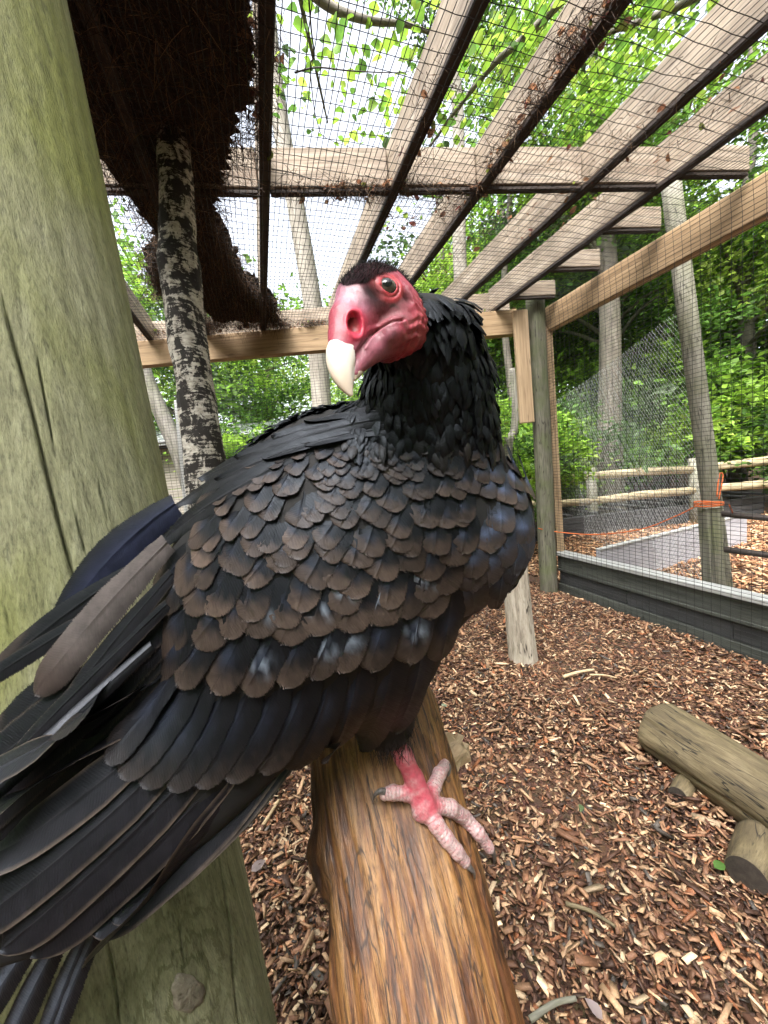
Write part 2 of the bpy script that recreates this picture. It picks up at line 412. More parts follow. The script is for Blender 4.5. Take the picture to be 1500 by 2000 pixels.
# kick boards along the right wall: cap, upper board, ledge, lower panels
kz = float(at_y(1085, 1076, corner[1])[2])
s_k0, s_k1 = -.6, S_COR - .02
def kb(nm, ta, tb, za, zb, mat, sa=s_k0, sb=s_k1):
    return board(nm, wp(sa, (ta + tb) / 2, (za + zb) / 2), wp(sb, (ta + tb) / 2, (za + zb) / 2), abs(tb - ta), abs(zb - za), mat, kick, bev=.003)
kick = board('kickboard', wp(s_k0, T_WALL + .03, kz - .095), wp(s_k1, T_WALL + .03, kz - .095), .04, .13, m_kick, av)
kb('cap_rail', T_WALL - .02, T_WALL + .09, kz - .03, kz, m_cap)
kb('ledge', T_WALL + .005, T_WALL + .07, kz - .185, kz - .161, m_kick)
npan = 5; ss = np.linspace(s_k0, s_k1, npan + 1)
for i in range(npan):
    kb('lower_panel', T_WALL + .025, T_WALL + .05, .075, kz - .186, m_kick_dark, ss[i] + .003, ss[i + 1] - .003)
kb('base_rail', T_WALL + .005, T_WALL + .055, -.05, .074, m_kick)

# ---- wire mesh: 25 x 50 mm welded wire
def sagz(s, t_):
    return -.005 - .010 * np.sin(s * 5.1 + t_ * 2) ** 2 * np.abs(np.sin(t_ * 6.3 + .3)) - .003 * np.sin(s * 23 + t_ * 9)
lines = []
for tt in np.arange(-2.1, T_WALL - .015, .0254):
    s1 = s_far(tt) - .02; s = np.linspace(-1.0, s1, 46)
    jit = .0022 * np.sin(s * 31 + tt * 400) + .003 * np.sin(s * 4 + tt * 57)
    lines.append(WD * s[:, None] + WT * (tt + jit)[:, None] + np.array([0, 0, 1.0]) * (z0 + sagz(s, tt))[:, None])
for s_ in np.arange(-1.0, 4.6, .0508):
    ts = np.linspace(-2.1, T_WALL - .015, 46)
    far = np.array([s_far(a) for a in (ts[0], ts[-1])]); sf = np.interp(ts, [ts[0], ts[-1]], far) - .02
    ok = s_ < sf
    if ok.sum() < 3: continue
    ts = np.linspace(ts[ok][0], ts[ok][-1], 46)
    jit = .003 * np.sin(ts * 29 + s_ * 311) + .004 * np.sin(ts * 5 + s_ * 40)
    lines.append(WD * (s_ + jit)[:, None] + WT * ts[:, None] + np.array([0, 0, 1.0]) * (z0 - .002 + sagz(s_, ts))[:, None])
def part_stuff(o, label):
    o['kind'] = 'stuff'; o['label'] = label; return o
part_stuff(link('roof_mesh', wires_mesh('roof_mesh', lines, .0015), m_wire, av), 'black welded wire mesh stretched under the joists')
lines = []
for zz in np.arange(.02, z0 - .01, .0254):
    s = np.linspace(-.8, S_COR - .03, 24); k = .003 * np.sin(s * 9 + zz * 80)
    lines.append(WD * s[:, None] + WT * (T_WALL - .03 + k)[:, None] + np.array([0, 0, 1.0]) * (zz + .0018 * np.sin(s * 13 + zz * 200))[:, None])
for s_ in np.arange(-.8, S_COR - .03, .0508):
    zz = np.linspace(.0, z0 - .02, 20); k = .003 * np.sin(s_ * 9 + zz * 80)
    off = T_WALL - .032 + k - .02 * np.clip((zz - (z0 - .1)) / .1, 0, 1) ** 2
    lines.append(WD * (s_ + .002 * np.sin(zz * 7 + s_ * 99))[:, None] + WT * off[:, None] + np.array([0, 0, 1.0]) * zz[:, None])
part_stuff(link('wall_mesh', wires_mesh('wall_mesh', lines, .0014), m_wire, av), 'black welded wire mesh of the wall above the grey kick boards')
lines = []
fb = br + WD * .05
for zz in np.arange(.02, Z_BEAM0 + .02, .0254):
    q = np.linspace(.0, 4.2, 16)
    lines.append(np.array([*fb[:2], zz]) + bd * q[:, None] + np.array([0, 0, 1.0]) * (.002 * np.sin(q * 11 + zz * 77))[:, None])
for q in np.arange(0, 4.2, .0508):
    zz = np.linspace(0, Z_BEAM0 + .02, 12)
    lines.append(np.array([*fb[:2], 0]) + bd * (q + .003 * np.sin(zz * 8 + q * 70))[:, None] + np.array([0, 0, 1.0]) * zz[:, None])
part_stuff(link('far_mesh', wires_mesh('far_mesh', lines, .0014), m_wire, av), 'black welded wire mesh below the far beam')

# ---- thick round post beside the bird
t = NT('algae_post')
v = t.coord('Object', (26, 26, 1.6)); vb = t.coord('Object', (2.2, 2.2, 1.0)); vf = t.coord('Object', (110, 110, 22))
g1 = t.noise(v, 2.2, 9, .68, 1.2); g2 = t.noise(vb, 1.7, 4, .55); g3 = t.noise(vf, 3, 5, .75)
c = t.ramp(g1, [(.25, (.13, .128, .075)), (.5, (.26, .262, .155)), (.75, (.37, .372, .245))])
c = t.mix(t.ramp(g2, [(.46, 0.0), (.66, .75)]), c, (.20, .225, .03))
c = t.mix(.75, c, t.ramp(g3, [(.30, .30), (.45, .9), (.7, 1.3)]), 'MULTIPLY')
fv = t.noise(t.coord('Object', (130, 130, 5)), 1.0, 3, .7); c = t.mix(.7, c, t.ramp(fv, [(.30, .35), (.42, .95), (.7, 1.2)]), 'MULTIPLY')
# rings of the grain around the knot, low on the post
tc = t.n('ShaderNodeTexCoord'); dm = t.n('ShaderNodeVectorMath', operation='DISTANCE')
t.link(tc.outputs['Object'], dm.inputs[0]); KNOT_NODE = dm
wv = t.math('SINE', t.math('ADD', t.math('MULTIPLY', dm.outputs['Value'], 260.0), t.math('MULTIPLY', g1, 16.0)))
kf = t.ramp(dm.outputs['Value'], [(.02, 1.0), (.13, 0.0)])
c = t.mix(t.math('MULTIPLY', t.math('MULTIPLY', kf, t.ramp(wv, [(.55, 0.0), (.85, 1.0)])), .6), c, (.07, .075, .02))
t.base(c); t.rough(.85)
hh = t.math('ADD', t.math('MULTIPLY', g1, .6), t.math('MULTIPLY', g3, .6)); t.nrm(t.bump(t.math('ADD', hh, t.math('MULTIPLY', fv, .4)), .8, .004)); m_post = t.m
PD = .62                                     # depth of the post's right edge
e0 = at_d(125, 0, PD + .05); e1 = at_d(533, 2000, PD - .03)
ax = (e1 - e0) / np.linalg.norm(e1 - e0)
PR = .155
view = (e0 + e1) / 2 - CP; view /= np.linalg.norm(view)
side = np.cross(view, ax); side /= np.linalg.norm(side)
if side @ CR > 0: side = -side
pc0 = e0 + side * PR; pc1 = e1 + side * PR
def line_at_z(z): return pc0 + (pc1 - pc0) * ((z - pc0[2]) / (pc1[2] - pc0[2]))
base_p, top_p = line_at_z(-.15), line_at_z(Z_ROOF - .01)
POST_C0, POST_C1 = pc0, pc1
n_ = 150; pts = base_p + (top_p - base_p) * np.linspace(0, 1, n_)[:, None]
axw = (top_p - base_p) / np.linalg.norm(top_p - base_p)
# checks (long drying cracks) as real grooves; positions by pixel on the post's face
def post_hit(u, v):
    d = ray(u, v); d = d / np.linalg.norm(d); o_ = CP - base_p
    dp = d - axw * (d @ axw); op = o_ - axw * (o_ @ axw)
    a, b_, c_ = dp @ dp, 2 * dp @ op, op @ op - PR ** 2
    disc = b_ * b_ - 4 * a * c_
    return CP + d * ((-b_ - math.sqrt(max(disc, 0))) / (2 * a))
_, tt_, A_, B_ = frame_along(pts)
def post_st(p):
    q = p - base_p; s = (q @ axw) / np.linalg.norm(top_p - base_p); rr = q - axw * (q @ axw)
    return s, math.atan2(rr @ B_[0], rr @ A_[0])
cracks = []
for pl, wd in (([(0, 560), (40, 720), (95, 930), (160, 1180)], .016), ([(420, 1660), (445, 1800), (462, 2000)], .011),
               ([(200, 1080), (212, 1200)], .006), ([(205, 1830), (228, 1950), (240, 2050)], .008), ([(0, 1180), (30, 1300)], .007), ([(130, 950), (180, 1110)], .005),
               ([(60, 640), (110, 900)], .004), ([(150, 820), (215, 1020)], .004), ([(345, 1780), (362, 1900)], .006)):
    st = [post_st(post_hit(*p)) for p in pl]; cracks.append((np.array([a for a, _ in st][::-1]), np.array([b for _, b in st][::-1]), wd))
ph_ = rng.uniform(0, 6.28, 20)
def big_post_disp(s, th):
    d = .005 * np.sin(2 * th + ph_[0] + s) + .0015 * np.sin(5 * th + ph_[1] + 3 * s) + .0004 * np.sin(37 * th + 9 * np.sin(3 * s))
    for cs, ct, wd in cracks:
        c0 = np.interp(s, cs, ct); fade = np.clip((s - cs[0]) / .02, 0, 1) * np.clip((cs[-1] - s) / .02, 0, 1)
        dth = (th - c0 - .006 * np.sin(60 * s) + PI) % (2 * PI) - PI
        d = d - .013 * fade * np.exp(-(dth / (wd * .55)) ** 2)
    return d
# uneven angular sampling: dense on the camera's side
V, Fq, T3 = tube_np(pts - base_p, PR, 640, big_post_disp)
me = bpy.data.meshes.new('round_post'); me.from_pydata(V.tolist(), [], Fq.tolist() + T3.tolist()); me.update()
rp = link('round_post', me, m_post, None, True); rp.location = base_p
tag(rp, 'thick round wooden post with green algae and long drying cracks behind the bird', 'post')
kp = post_hit(366, 1938); KNOT_NODE.inputs[1].default_value = tuple(kp - base_p)
# the knot: a slightly domed grey oval end of a branch
m_knot = wood_mat('knot_wood', (.10, .085, .06), (.24, .21, .16), (.36, .33, .27), (30, 30, 30), bump=.8)
q = kp - base_p; kn = q - axw * (q @ axw); kn /= np.linalg.norm(kn); kx = np.cross(axw, kn)
bm = bmesh.new(); NR, NA = 6, 28; rows = []
rk = np.random.default_rng(5)
ctr = bm.verts.new(kp + kn * .007)
for i in range(1, NR + 1):
    fr = i / NR; row = []
    for j in range(NA):
        a = 2 * PI * j / NA; rr = fr * (1 + .10 * math.sin(3 * a + 1) + .06 * math.sin(7 * a))
        p = kp + axw * (.029 * rr * math.cos(a)) + kx * (.0155 * rr * math.sin(a) - .010 * rr * math.cos(a)) + kn * (.006 * (1 - fr ** 4) + rk.normal(0, .0006) - .006 * (fr == 1))
        row.append(bm.verts.new(p))
    rows.append(row)
for j in range(NA):
    bm.faces.new((ctr, rows[0][j], rows[0][(j + 1) % NA]))
    for i in range(NR - 1): bm.faces.new((rows[i][j], rows[i + 1][j], rows[i + 1][(j + 1) % NA], rows[i][(j + 1) % NA]))
bmesh.ops.recalc_face_normals(bm, faces=bm.faces)
link('knot', bm_mesh('knot', bm), m_knot, rp, True)
# ------------------------------------------------------------------ wooden things inside
def axis_tube(name, pts, rad, mat, parent=None, sides=24, disp=None):
    """tube whose own z axis runs along it, so that the grain follows it"""
    pts = np.asarray(pts, float); V, Fq, T3 = tube_np(pts, rad, sides, disp)
    z = pts[-1] - pts[0]; z /= np.linalg.norm(z); x = np.cross(z, [0.3, .2, 1.0] if abs(z[2]) < .9 else [1.0, 0, 0]); x /= np.linalg.norm(x); y = np.cross(z, x)
    R = np.stack([x, y, z], 1); Vl = (V - pts[0]) @ R
    me = bpy.data.meshes.new(name); me.from_pydata(Vl.tolist(), [], Fq.tolist() + T3.tolist()); me.update()
    o = link(name, me, mat, None, True)
    if parent is not None: o.parent = parent; o.matrix_parent_inverse = parent_inv(parent)
    m = Matrix.Identity(4)
    for i in range(3):
        m[i][0], m[i][1], m[i][2], m[i][3] = x[i], y[i], z[i], pts[0][i]
    l, q, s = m.decompose(); o.location = l; o.rotation_euler = q.to_euler()
    return o

# ---- perch log under the bird
t = NT('polished_log')
v = t.coord('Object', (28, 28, 3.2)); v2 = t.coord('Object', (110, 110, 13.0)); vb = t.coord('Object', (9, 9, 3.0))
n1 = t.noise(v, 1.6, 8, .62, 1.6); n2 = t.noise(v2, 2.0, 6, .65, .8); nb = t.noise(vb, 1.3, 4, .55, .8)
c = t.ramp(n1, [(.32, (.04, .015, .008)), (.44, (.15, .058, .020)), (.55, (.28, .135, .045)), (.74, (.40, .235, .095))])
c = t.mix(t.ramp(n2, [(.36, .8), (.50, 0.0)]), c, (.06, .026, .018))
c = t.mix(t.ramp(nb, [(.58, 0.0), (.70, .4)]), c, (.12, .095, .085))
c = t.mix(t.ramp(nb, [(.30, .6), (.42, 0.0)]), c, (.26, .10, .04))
n5 = t.noise(t.coord('Object', (240, 240, 26)), 1.0, 3, .75); c = t.mix(.85, c, t.ramp(n5, [(.30, .30), (.44, .9), (.7, 1.25)]), 'MULTIPLY')
n6 = t.noise(t.coord('Object', (34, 34, 5.0)), 1.0, 3, .6, .8); ck6 = t.ramp(t.math('ABSOLUTE', t.math('SUBTRACT', n6, .47)), [(.0, .85), (.006, .8), (.018, 0.0)]); c = t.mix(ck6, c, (.025, .012, .008))
n7 = t.noise(t.coord('Object', (160, 160, 120)), 1.0, 4, .7); c = t.mix(.5, c, t.ramp(n7, [(.32, .4), (.45, 1.0), (.65, 1.05), (.75, 1.35)]), 'MULTIPLY')
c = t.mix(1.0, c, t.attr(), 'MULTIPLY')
t.base(c); t.rough(t.ramp(n2, [(.3, .58), (.7, .36)])); t.nrm(t.bump(t.math('ADD', t.math('MULTIPLY', n5, .5), t.math('ADD', t.math('MULTIPLY', n1, .4), t.math('MULTIPLY', n2, .4))), .7, .004)); m_log = t.m
LA = P(735, 1452, .535); LB = P(845, 2000, .365)        # two points of its centre line
LAw, LBw = to_world(LA), to_world(LB); ld = (LBw - LAw) / np.linalg.norm(LBw - LAw)
LEND = LAw + ld * ((.06 - LAw[2]) / ld[2])               # down to the ground behind the photographer
LLEN = np.linalg.norm(LEND - LAw)
def log_rad(s): return np.interp(s, [-.05, .04, .12, .3, LLEN], [.084, .083, .081, .079, .095])
n_ = 220; sv = np.concatenate([np.linspace(-.075, .6, 170), np.linspace(.61, LLEN + .05, 50)])
lp = LAw + ld * sv[:, None]
lphi = np.random.default_rng(11).uniform(0, 6.28, 30)
def log_disp(s, th):
    s = sv[:, None]
    d = .006 * np.sin(2 * th + lphi[0] + 4 * s) + .0045 * np.sin(3 * th + lphi[1] - 7 * s)
    for j in range(14):
        c0 = lphi[j] + .25 * np.sin(6 * s + j) + 1.0 * s * math.sin(j)
        dth = (th - c0 + PI) % (2 * PI) - PI
        d = d + (.0035 if j % 3 else -.006) * np.exp(-(dth / (.10 + .10 * (j % 2))) ** 2) * (.55 + .45 * np.sin(11 * s + lphi[j + 5]))
    # burl on the left flank and the hollow under it
    dth = (th - BURL + PI) % (2 * PI) - PI
    nb2 = np.sin(70 * s + 4 * np.sin(9 * dth)) * np.sin(13 * dth + 3 * np.sin(50 * s)); kn_ = np.exp(-((s - .125) / .05) ** 2 - (dth / .4) ** 2)
    d = d + .015 * np.exp(-((s - .10) / .022) ** 2 - (dth / .36) ** 2) - .010 * np.exp(-((s - .15) / .022) ** 2 - (dth / .22) ** 2) + .006 * np.exp(-((s - .20) / .03) ** 2 - (dth / .3) ** 2) + .0045 * kn_ * nb2
    d = d + .0010 * np.sin(23 * th + 6 * np.sin(9 * s)) + .0006 * np.sin(47 * th + 11 * np.sin(5 * s) + 20 * s) + .0004 * np.sin(61 * s + 5 * th)
    d = d - .03 * np.clip((-.035 - s) / .04, 0, 1) ** 2 * (1.2 + .4 * np.sin(3 * th))
    return d
_, _, la_, lb_ = frame_along(lp)
def log_theta(u, v_):                                   # angle on the log of the pixel's nearest point
    d = ray(u, v_); d = d / np.linalg.norm(d); o_ = CP - LAw
    tpar = -( (o_ - ld * (o_ @ ld)) @ (d - ld * (d @ ld)) ) / ((d - ld * (d @ ld)) @ (d - ld * (d @ ld)))
    q = o_ + d * tpar; q = q - ld * (q @ ld); return math.atan2(q @ lb_[0], q @ la_[0])
BURL = log_theta(636, 1640); LSIDE = 1.0 if math.sin(log_theta(780, 1640) - BURL) > 0 else -1.0
def log_hit(u, v_, r=.0):
    d = ray(u, v_); d = d / np.linalg.norm(d); o_ = CP - LAw
    dp = d - ld * (d @ ld); op = o_ - ld * (o_ @ ld)
    rad = .081 + r; a, b_, c_ = dp @ dp, 2 * dp @ op, op @ op - rad ** 2
    disc = b_ * b_ - 4 * a * c_
    p = CP + d * ((-b_ - math.sqrt(max(disc, 0))) / (2 * a)); return p
pl = axis_tube('perch_log', lp, log_rad(sv), m_log, None, 160, log_disp)
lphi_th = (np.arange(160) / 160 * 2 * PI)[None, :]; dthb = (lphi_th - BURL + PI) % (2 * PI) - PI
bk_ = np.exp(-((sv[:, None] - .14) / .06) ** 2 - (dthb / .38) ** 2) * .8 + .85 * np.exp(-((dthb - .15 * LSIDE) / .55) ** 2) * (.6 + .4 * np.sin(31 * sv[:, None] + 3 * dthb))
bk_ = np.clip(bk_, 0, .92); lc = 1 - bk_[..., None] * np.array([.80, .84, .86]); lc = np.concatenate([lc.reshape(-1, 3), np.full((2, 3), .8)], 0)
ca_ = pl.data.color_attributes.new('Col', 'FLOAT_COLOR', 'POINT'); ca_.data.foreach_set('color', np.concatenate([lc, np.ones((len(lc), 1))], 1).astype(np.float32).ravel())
tag(pl, 'barkless polished brown log that the bird perches on', 'log')
# short broken stub beside the log's far end and the stake that carries it
m_stub = wood_mat('stub_wood', (.20, .12, .06), (.45, .32, .19), (.62, .50, .34), (20, 20, 3), bump=.9)
stp = at_d(880, 1468, .60)
sb = axis_tube('stub', [stp + np.array([-.05, .0, -.035]), stp + np.array([-.01, 0, -.01]), stp + np.array([.012, .012, .0]), stp + np.array([.016, .018, .003])], [.020, .024, .023, .017], m_stub, pl, 13, lambda s, th: .007 * np.sin(3 * th + 1) * np.sin(5 * s + th) + .005 * np.sin(5 * th + 2 + 9 * s)); sb.data.polygons.foreach_set('use_smooth', np.zeros(len(sb.data.polygons), bool))
sk0 = LAw + ld * .06 + np.array([0, 0, -.03]); axis_tube('support_stake', [np.array([sk0[0], sk0[1] + .01, -.1]), np.array([sk0[0], sk0[1], .4]), sk0], [.045, .043, .04], m_grey_tube, pl, 16)

# ---- birch trunk rising into the debris on the roof
t = NT('birch_bark')
v = t.coord('Object', (14, 14, 10)); vs = t.coord('Object', (9, 9, 70)); vf = t.coord('Object', (40, 40, 90))
n1 = t.noise(v, 1.5, 7, .72, .5); n2 = t.noise(vs, 1.0, 5, .7); n3 = t.noise(vf, 1.0, 3, .6)
hgt = t.n('ShaderNodeSeparateXYZ'); tc = t.n('ShaderNodeTexCoord'); t.link(tc.outputs['Object'], hgt.inputs[0])
k = t.math('ADD', t.math('MULTIPLY', n1, .62), t.math('MULTIPLY', n2, .38))
wht = t.ramp(n3, [(.3, (.30, .27, .23)), (.6, (.58, .55, .50)), (.8, (.70, .68, .64))])
c = t.mix(t.ramp(k, [(.492, 0.0), (.535, 1.0)]), (.017, .014, .013), wht)
t.base(c); t.rough(.85); t.nrm(t.bump(t.math('ADD', k, t.math('MULTIPLY', n3, .3)), .7, .008)); m_birch = t.m
BD = 1.52
bp = [at_d(u, v_, BD) for u, v_ in ((440, 1230), (418, 1050), (402, 900), (385, 780), (366, 660), (350, 540), (345, 430), (343, 330), (340, 240), (338, 130))]
gb = bp[0].copy(); gb[2] = -.1; gb[0] += .05; bp = [gb] + bp
bdis = np.random.default_rng(4).uniform(0, 6, 20)
def birch_disp(s, th): return .004 * np.sin(3 * th + 9 * s + bdis[0]) + .004 * np.sin(17 * s + 2 * th) + .0025 * np.sin(41 * s + th * 3) + .006 * np.exp(-((s - .62) / .02) ** 2) + .004 * np.sin(60 * s + 5 * th) * np.sin(7 * th)
bt = axis_tube('birch_trunk', smooth_path(bp, 150), np.linspace(.082, .056, 150), m_birch, None, 40, birch_disp)
tag(bt, 'slim birch trunk with peeling white and black bark rising to the roof', 'tree trunk')

# ---- bleached upright driftwood stick
m_drift = wood_mat('driftwood', (.17, .14, .105), (.42, .375, .31), (.62, .58, .50), (24, 24, 4.5), bump=1.0, crack=1.0)
d0 = at_z(1024, 1288, 0.0)
dpts = [d0 + np.array([0, 0, -.06]), at_y(1022, 1270, d0[1]), at_y(1012, 1180, d0[1]), at_y(1003, 1090, d0[1]), at_y(998, 1010, d0[1] + .02), at_y(992, 940, d0[1] + .02)]
ds = axis_tube('driftwood_post', smooth_path(dpts, 60), np.interp(np.linspace(0, 1, 60), [0, .1, .5, 1], [.088, .085, .072, .06]), m_drift, None, 56, post_disp(21, .006, .007, 12))
tag(ds, 'bleached white upright driftwood stub standing in the chips', 'driftwood')

# ---- fallen log at the right
m_fallen = wood_mat('fallen_log_wood', (.035, .026, .015), (.135, .105, .055), (.26, .21, .125), (26, 26, 5.0), blotch=(.085, .065, .04), blotch_amt=.45, bump=.9, crack=1.0)
m_cut = wood_mat('dark_cut_end', (.02, .016, .013), (.045, .036, .03), (.085, .07, .058), (20, 20, 20), bump=.6)
fr = .108
f0 = at_z(1290, 1470, 0.0); f0 = f0 + np.array([0.0, 0.03, fr * .93])
f1 = at_z(1560, 1765, 0.0) + np.array([.16, .05, fr * 1.05])
fd = (f1 - f0) / np.linalg.norm(f1 - f0); f2 = f1 + fd * .35
fs = np.concatenate([[0, .004, .012, .03], np.linspace(.06, 1, 90)])
fpts = f0 + (f2 - f0) * fs[:, None]
frad = np.interp(fs, [0, .004, .012, .03, .5, 1], [fr * .7, fr * .84, fr * .93, fr, fr * 1.04, fr * 1.12])
def fallen_disp(s, th):
    s = fs[:, None]; d = .005 * np.sin(2 * th + 3 * s) + .004 * np.sin(5 * th + 9 * s)
    for j in range(10):
        dth = (th - lphi[j] * 1.7 - .3 * np.sin(4 * s + j) + PI) % (2 * PI) - PI
        d = d - .007 * np.exp(-(dth / .05) ** 2) * np.clip(np.sin(9 * s + lphi[j + 3]), 0, 1)
    return d
fo = axis_tube('fallen_log', fpts, frad, m_fallen, None, 90, fallen_disp)
tag(fo, 'weathered barkless log lying on the chips with sawn branch stubs', 'log')
rgt = np.cross(fd, [0, 0, 1.0]); lf = -rgt if rgt[0] > 0 else rgt
def stub(u, v_, base, rad, ln):
    c = at_z(u, v_, rad * 1.05); d = np.array([-.80, -.58, .03]); d /= np.linalg.norm(d)
    e = c; s0 = c - d * ln
    b = axis_tube('branch_stub', smooth_path([s0, s0 + (e - s0) * .6, e], 10), np.linspace(rad * 1.25, rad, 10), m_fallen, fo, 22, post_disp(31, .002, .002, 5))
    th = np.linspace(0, 2 * PI, 20, endpoint=False); n = (e - s0) / np.linalg.norm(e - s0); a = np.cross(n, [0, 0, 1.0]); a /= np.linalg.norm(a); bb = np.cross(n, a)
    V = [e + n * .003] + [e + n * .002 + rad * .97 * (math.cos(x) * a + math.sin(x) * bb) for x in th]
    me = bpy.data.meshes.new('sawn_end'); me.from_pydata([tuple(x) for x in V], [], [(0, 1 + j, 1 + (j + 1) % 20) for j in range(20)]); link('sawn_end', me, m_cut, b)
stub(1324, 1553, f0, .030, .13)
stub(1458, 1708, f0, .048, .16)

# ---- loose sticks on the chips
m_stick = wood_mat('pale_stick', (.25, .17, .09), (.50, .38, .23), (.66, .54, .38), (30, 30, 3))
def stick(a, b, rad, label, mat=m_stick):
    p0 = at_z(*a, .03); p1 = at_z(*b, .035); md = (p0 + p1) / 2 + np.array([.004, .006, .004])
    o = axis_tube('stick', smooth_path([p0, md, p1], 10), np.linspace(rad, rad * .7, 10), mat, None, 8)
    tag(o, label, 'stick')
stick((506, 1625), (545, 1562), .0075, 'pale peeled stick lying on the chips between the post and the perch log')
stick((1105, 1765), (1202, 1810), .006, 'thin brown splinter stick lying on the chips beside the perch log', m_fallen)
stick((1100, 1322), (1160, 1308), .010, 'long pale wood shard lying in front of the driftwood stub')
stick((1152, 1318), (1205, 1324), .006, 'narrow tan shard lying beside the long pale shard')
stick((1035, 1992), (1125, 1950), .007, 'mossy grey stick lying on the chips at the perch log', m_grey_tube)

# ---- debris on the roof: a thick dark mat of needles and roots
poly_px = [(-200, -700), (430, -900), (500, -350), (512, -60), (508, 60), (522, 130), (505, 240), (470, 300), (448, 390), (432, 450), (466, 500), (492, 560), (540, 590), (560, 640),
           (420, 640), (380, 600), (300, 590), (268, 520), (300, 470), (262, 430), (240, 385), (185, 330), (100, 200), (-60, 0)]
zM = Z_ROOF + .02
poly = np.array([at_z(u, max(v_, -500) if v_ > -600 else -500, zM)[:2] for u, v_ in poly_px])
def inside(pts, poly):
    x, y = pts[:, 0], pts[:, 1]; c = np.zeros(len(pts), bool); n = len(poly); j = n - 1
    for i in range(n):
        xi, yi, xj, yj = *poly[i], *poly[j]
        c ^= ((yi > y) != (yj > y)) & (x < (xj - xi) * (y - yi) / (yj - yi + 1e-12) + xi); j = i
    return c
t = NT('dark_debris'); c = t.attr(); t.base(c); t.rough(.9); m_debris = t.m
def strands(name, base, dirs, lens, wid, cols, seed, bend=.3, ns=4, mat=None):
    """thin curved blades"""
    r = np.random.default_rng(seed); n = len(base)
    d = dirs / np.linalg.norm(dirs, axis=1, keepdims=True)
    sd_ = np.cross(d, r.normal(size=(n, 3))); sd_ /= np.linalg.norm(sd_, axis=1, keepdims=True)
    bd_ = np.cross(d, sd_) * (r.normal(0, bend, n) * lens)[:, None] + np.array([0, 0, -1.0]) * (np.abs(r.normal(0, bend * .5, n)) * lens)[:, None]
    s = np.linspace(0, 1, ns)
    c = base[:, None, :] + d[:, None, :] * (lens[:, None] * s[None])[..., None] + bd_[:, None, :] * (s ** 2)[None, :, None]
    ww = (wid[:, None] * (1 - .75 * s)[None])[..., None] * sd_[:, None, :]
    V = np.stack([c - ww, c + ww], 2).reshape(n, ns * 2, 3)
    Fb = np.array([[2 * i, 2 * i + 1, 2 * i + 3, 2 * i + 2] for i in range(ns - 1)])
    Fq = (Fb[None] + (2 * ns) * np.arange(n)[:, None, None]).reshape(-1, 4)
    C = np.repeat(cols[:, None, :], 2 * ns, 1).reshape(-1, 3)
    return link(name, mesh_np(name, V.reshape(-1, 3), Fq, C), mat)
r = np.random.default_rng(12)
lo, hi = poly.min(0), poly.max(0)
G = 70; gx = np.linspace(lo[0], hi[0], G); gy = np.linspace(lo[1], hi[1], G)
XX, YY = np.meshgrid(gx, gy, indexing='ij')
ins = inside(np.stack([XX.ravel(), YY.ravel()], 1), poly).reshape(G, G)
er = ins.copy(); er[1:-1, 1:-1] &= ins[2:, 1:-1] & ins[:-2, 1:-1] & ins[1:-1, 2:] & ins[1:-1, :-2]
nz = .02 * np.sin(XX * 17 + 3 * np.sin(YY * 9)) + .02 * np.sin(YY * 21 + XX * 5) + .012 * r.normal(size=XX.shape)
jx = (hi[0] - lo[0]) / G * .42; XX = XX + r.uniform(-jx, jx, XX.shape); YY = YY + r.uniform(-jx, jx, XX.shape)
Vb = np.stack([XX, YY, zM + .012 + np.abs(nz) * .4], -1).reshape(-1, 3); Vt = np.stack([XX, YY, zM + .10 + nz], -1).reshape(-1, 3)
Fq = []
for i in range(G - 1):
    for j in range(G - 1):
        a, b_, c_, d_ = i * G + j, (i + 1) * G + j, (i + 1) * G + j + 1, i * G + j + 1
        if er[i, j] and er[i + 1, j] and er[i + 1, j + 1] and er[i, j + 1]:
            Fq.append([d_, c_, b_, a]); Fq.append([a + G * G, b_ + G * G, c_ + G * G, d_ + G * G])
dm_col = np.tile(np.array([.022, .014, .010]), (2 * G * G, 1)) * r.uniform(.5, 1.5, (2 * G * G, 1))
mat_slab = mesh_np('needle_mat', np.vstack([Vb, Vt]), np.array(Fq), dm_col)
nm = link('needle_mat', mat_slab, m_debris)
tag(nm, 'thick dark mat of dead needles and roots lying on the roof mesh around the birch', 'debris', kind='stuff')
N = 42000
q = np.stack([r.uniform(lo[0] - .08, hi[0] + .08, N), r.uniform(lo[1] - .08, hi[1] + .08, N)], 1)
k = inside(q + r.normal(0, .03, q.shape), poly); q = q[k]; n = len(q)
base = np.concatenate([q, (zM + r.uniform(-.01, .05, n))[:, None]], 1)
dirs = r.normal(size=(n, 3)); dirs[:, 2] = dirs[:, 2] * .5 - .7
lens = r.uniform(.03, .15, n); wid = r.uniform(.0007, .0018, n)
pal = np.array([(.020, .012, .008), (.045, .026, .016), (.08, .048, .028), (.15, .09, .05), (.24, .15, .09)]); cols = pal[r.choice(5, n, p=[.28, .28, .22, .14, .08])]
o = strands('hanging_needles', base, dirs, lens, wid, cols, 5, mat=m_debris)
tag(o, 'dead needles hanging through the roof mesh from the dark mat', 'debris', kind='stuff')
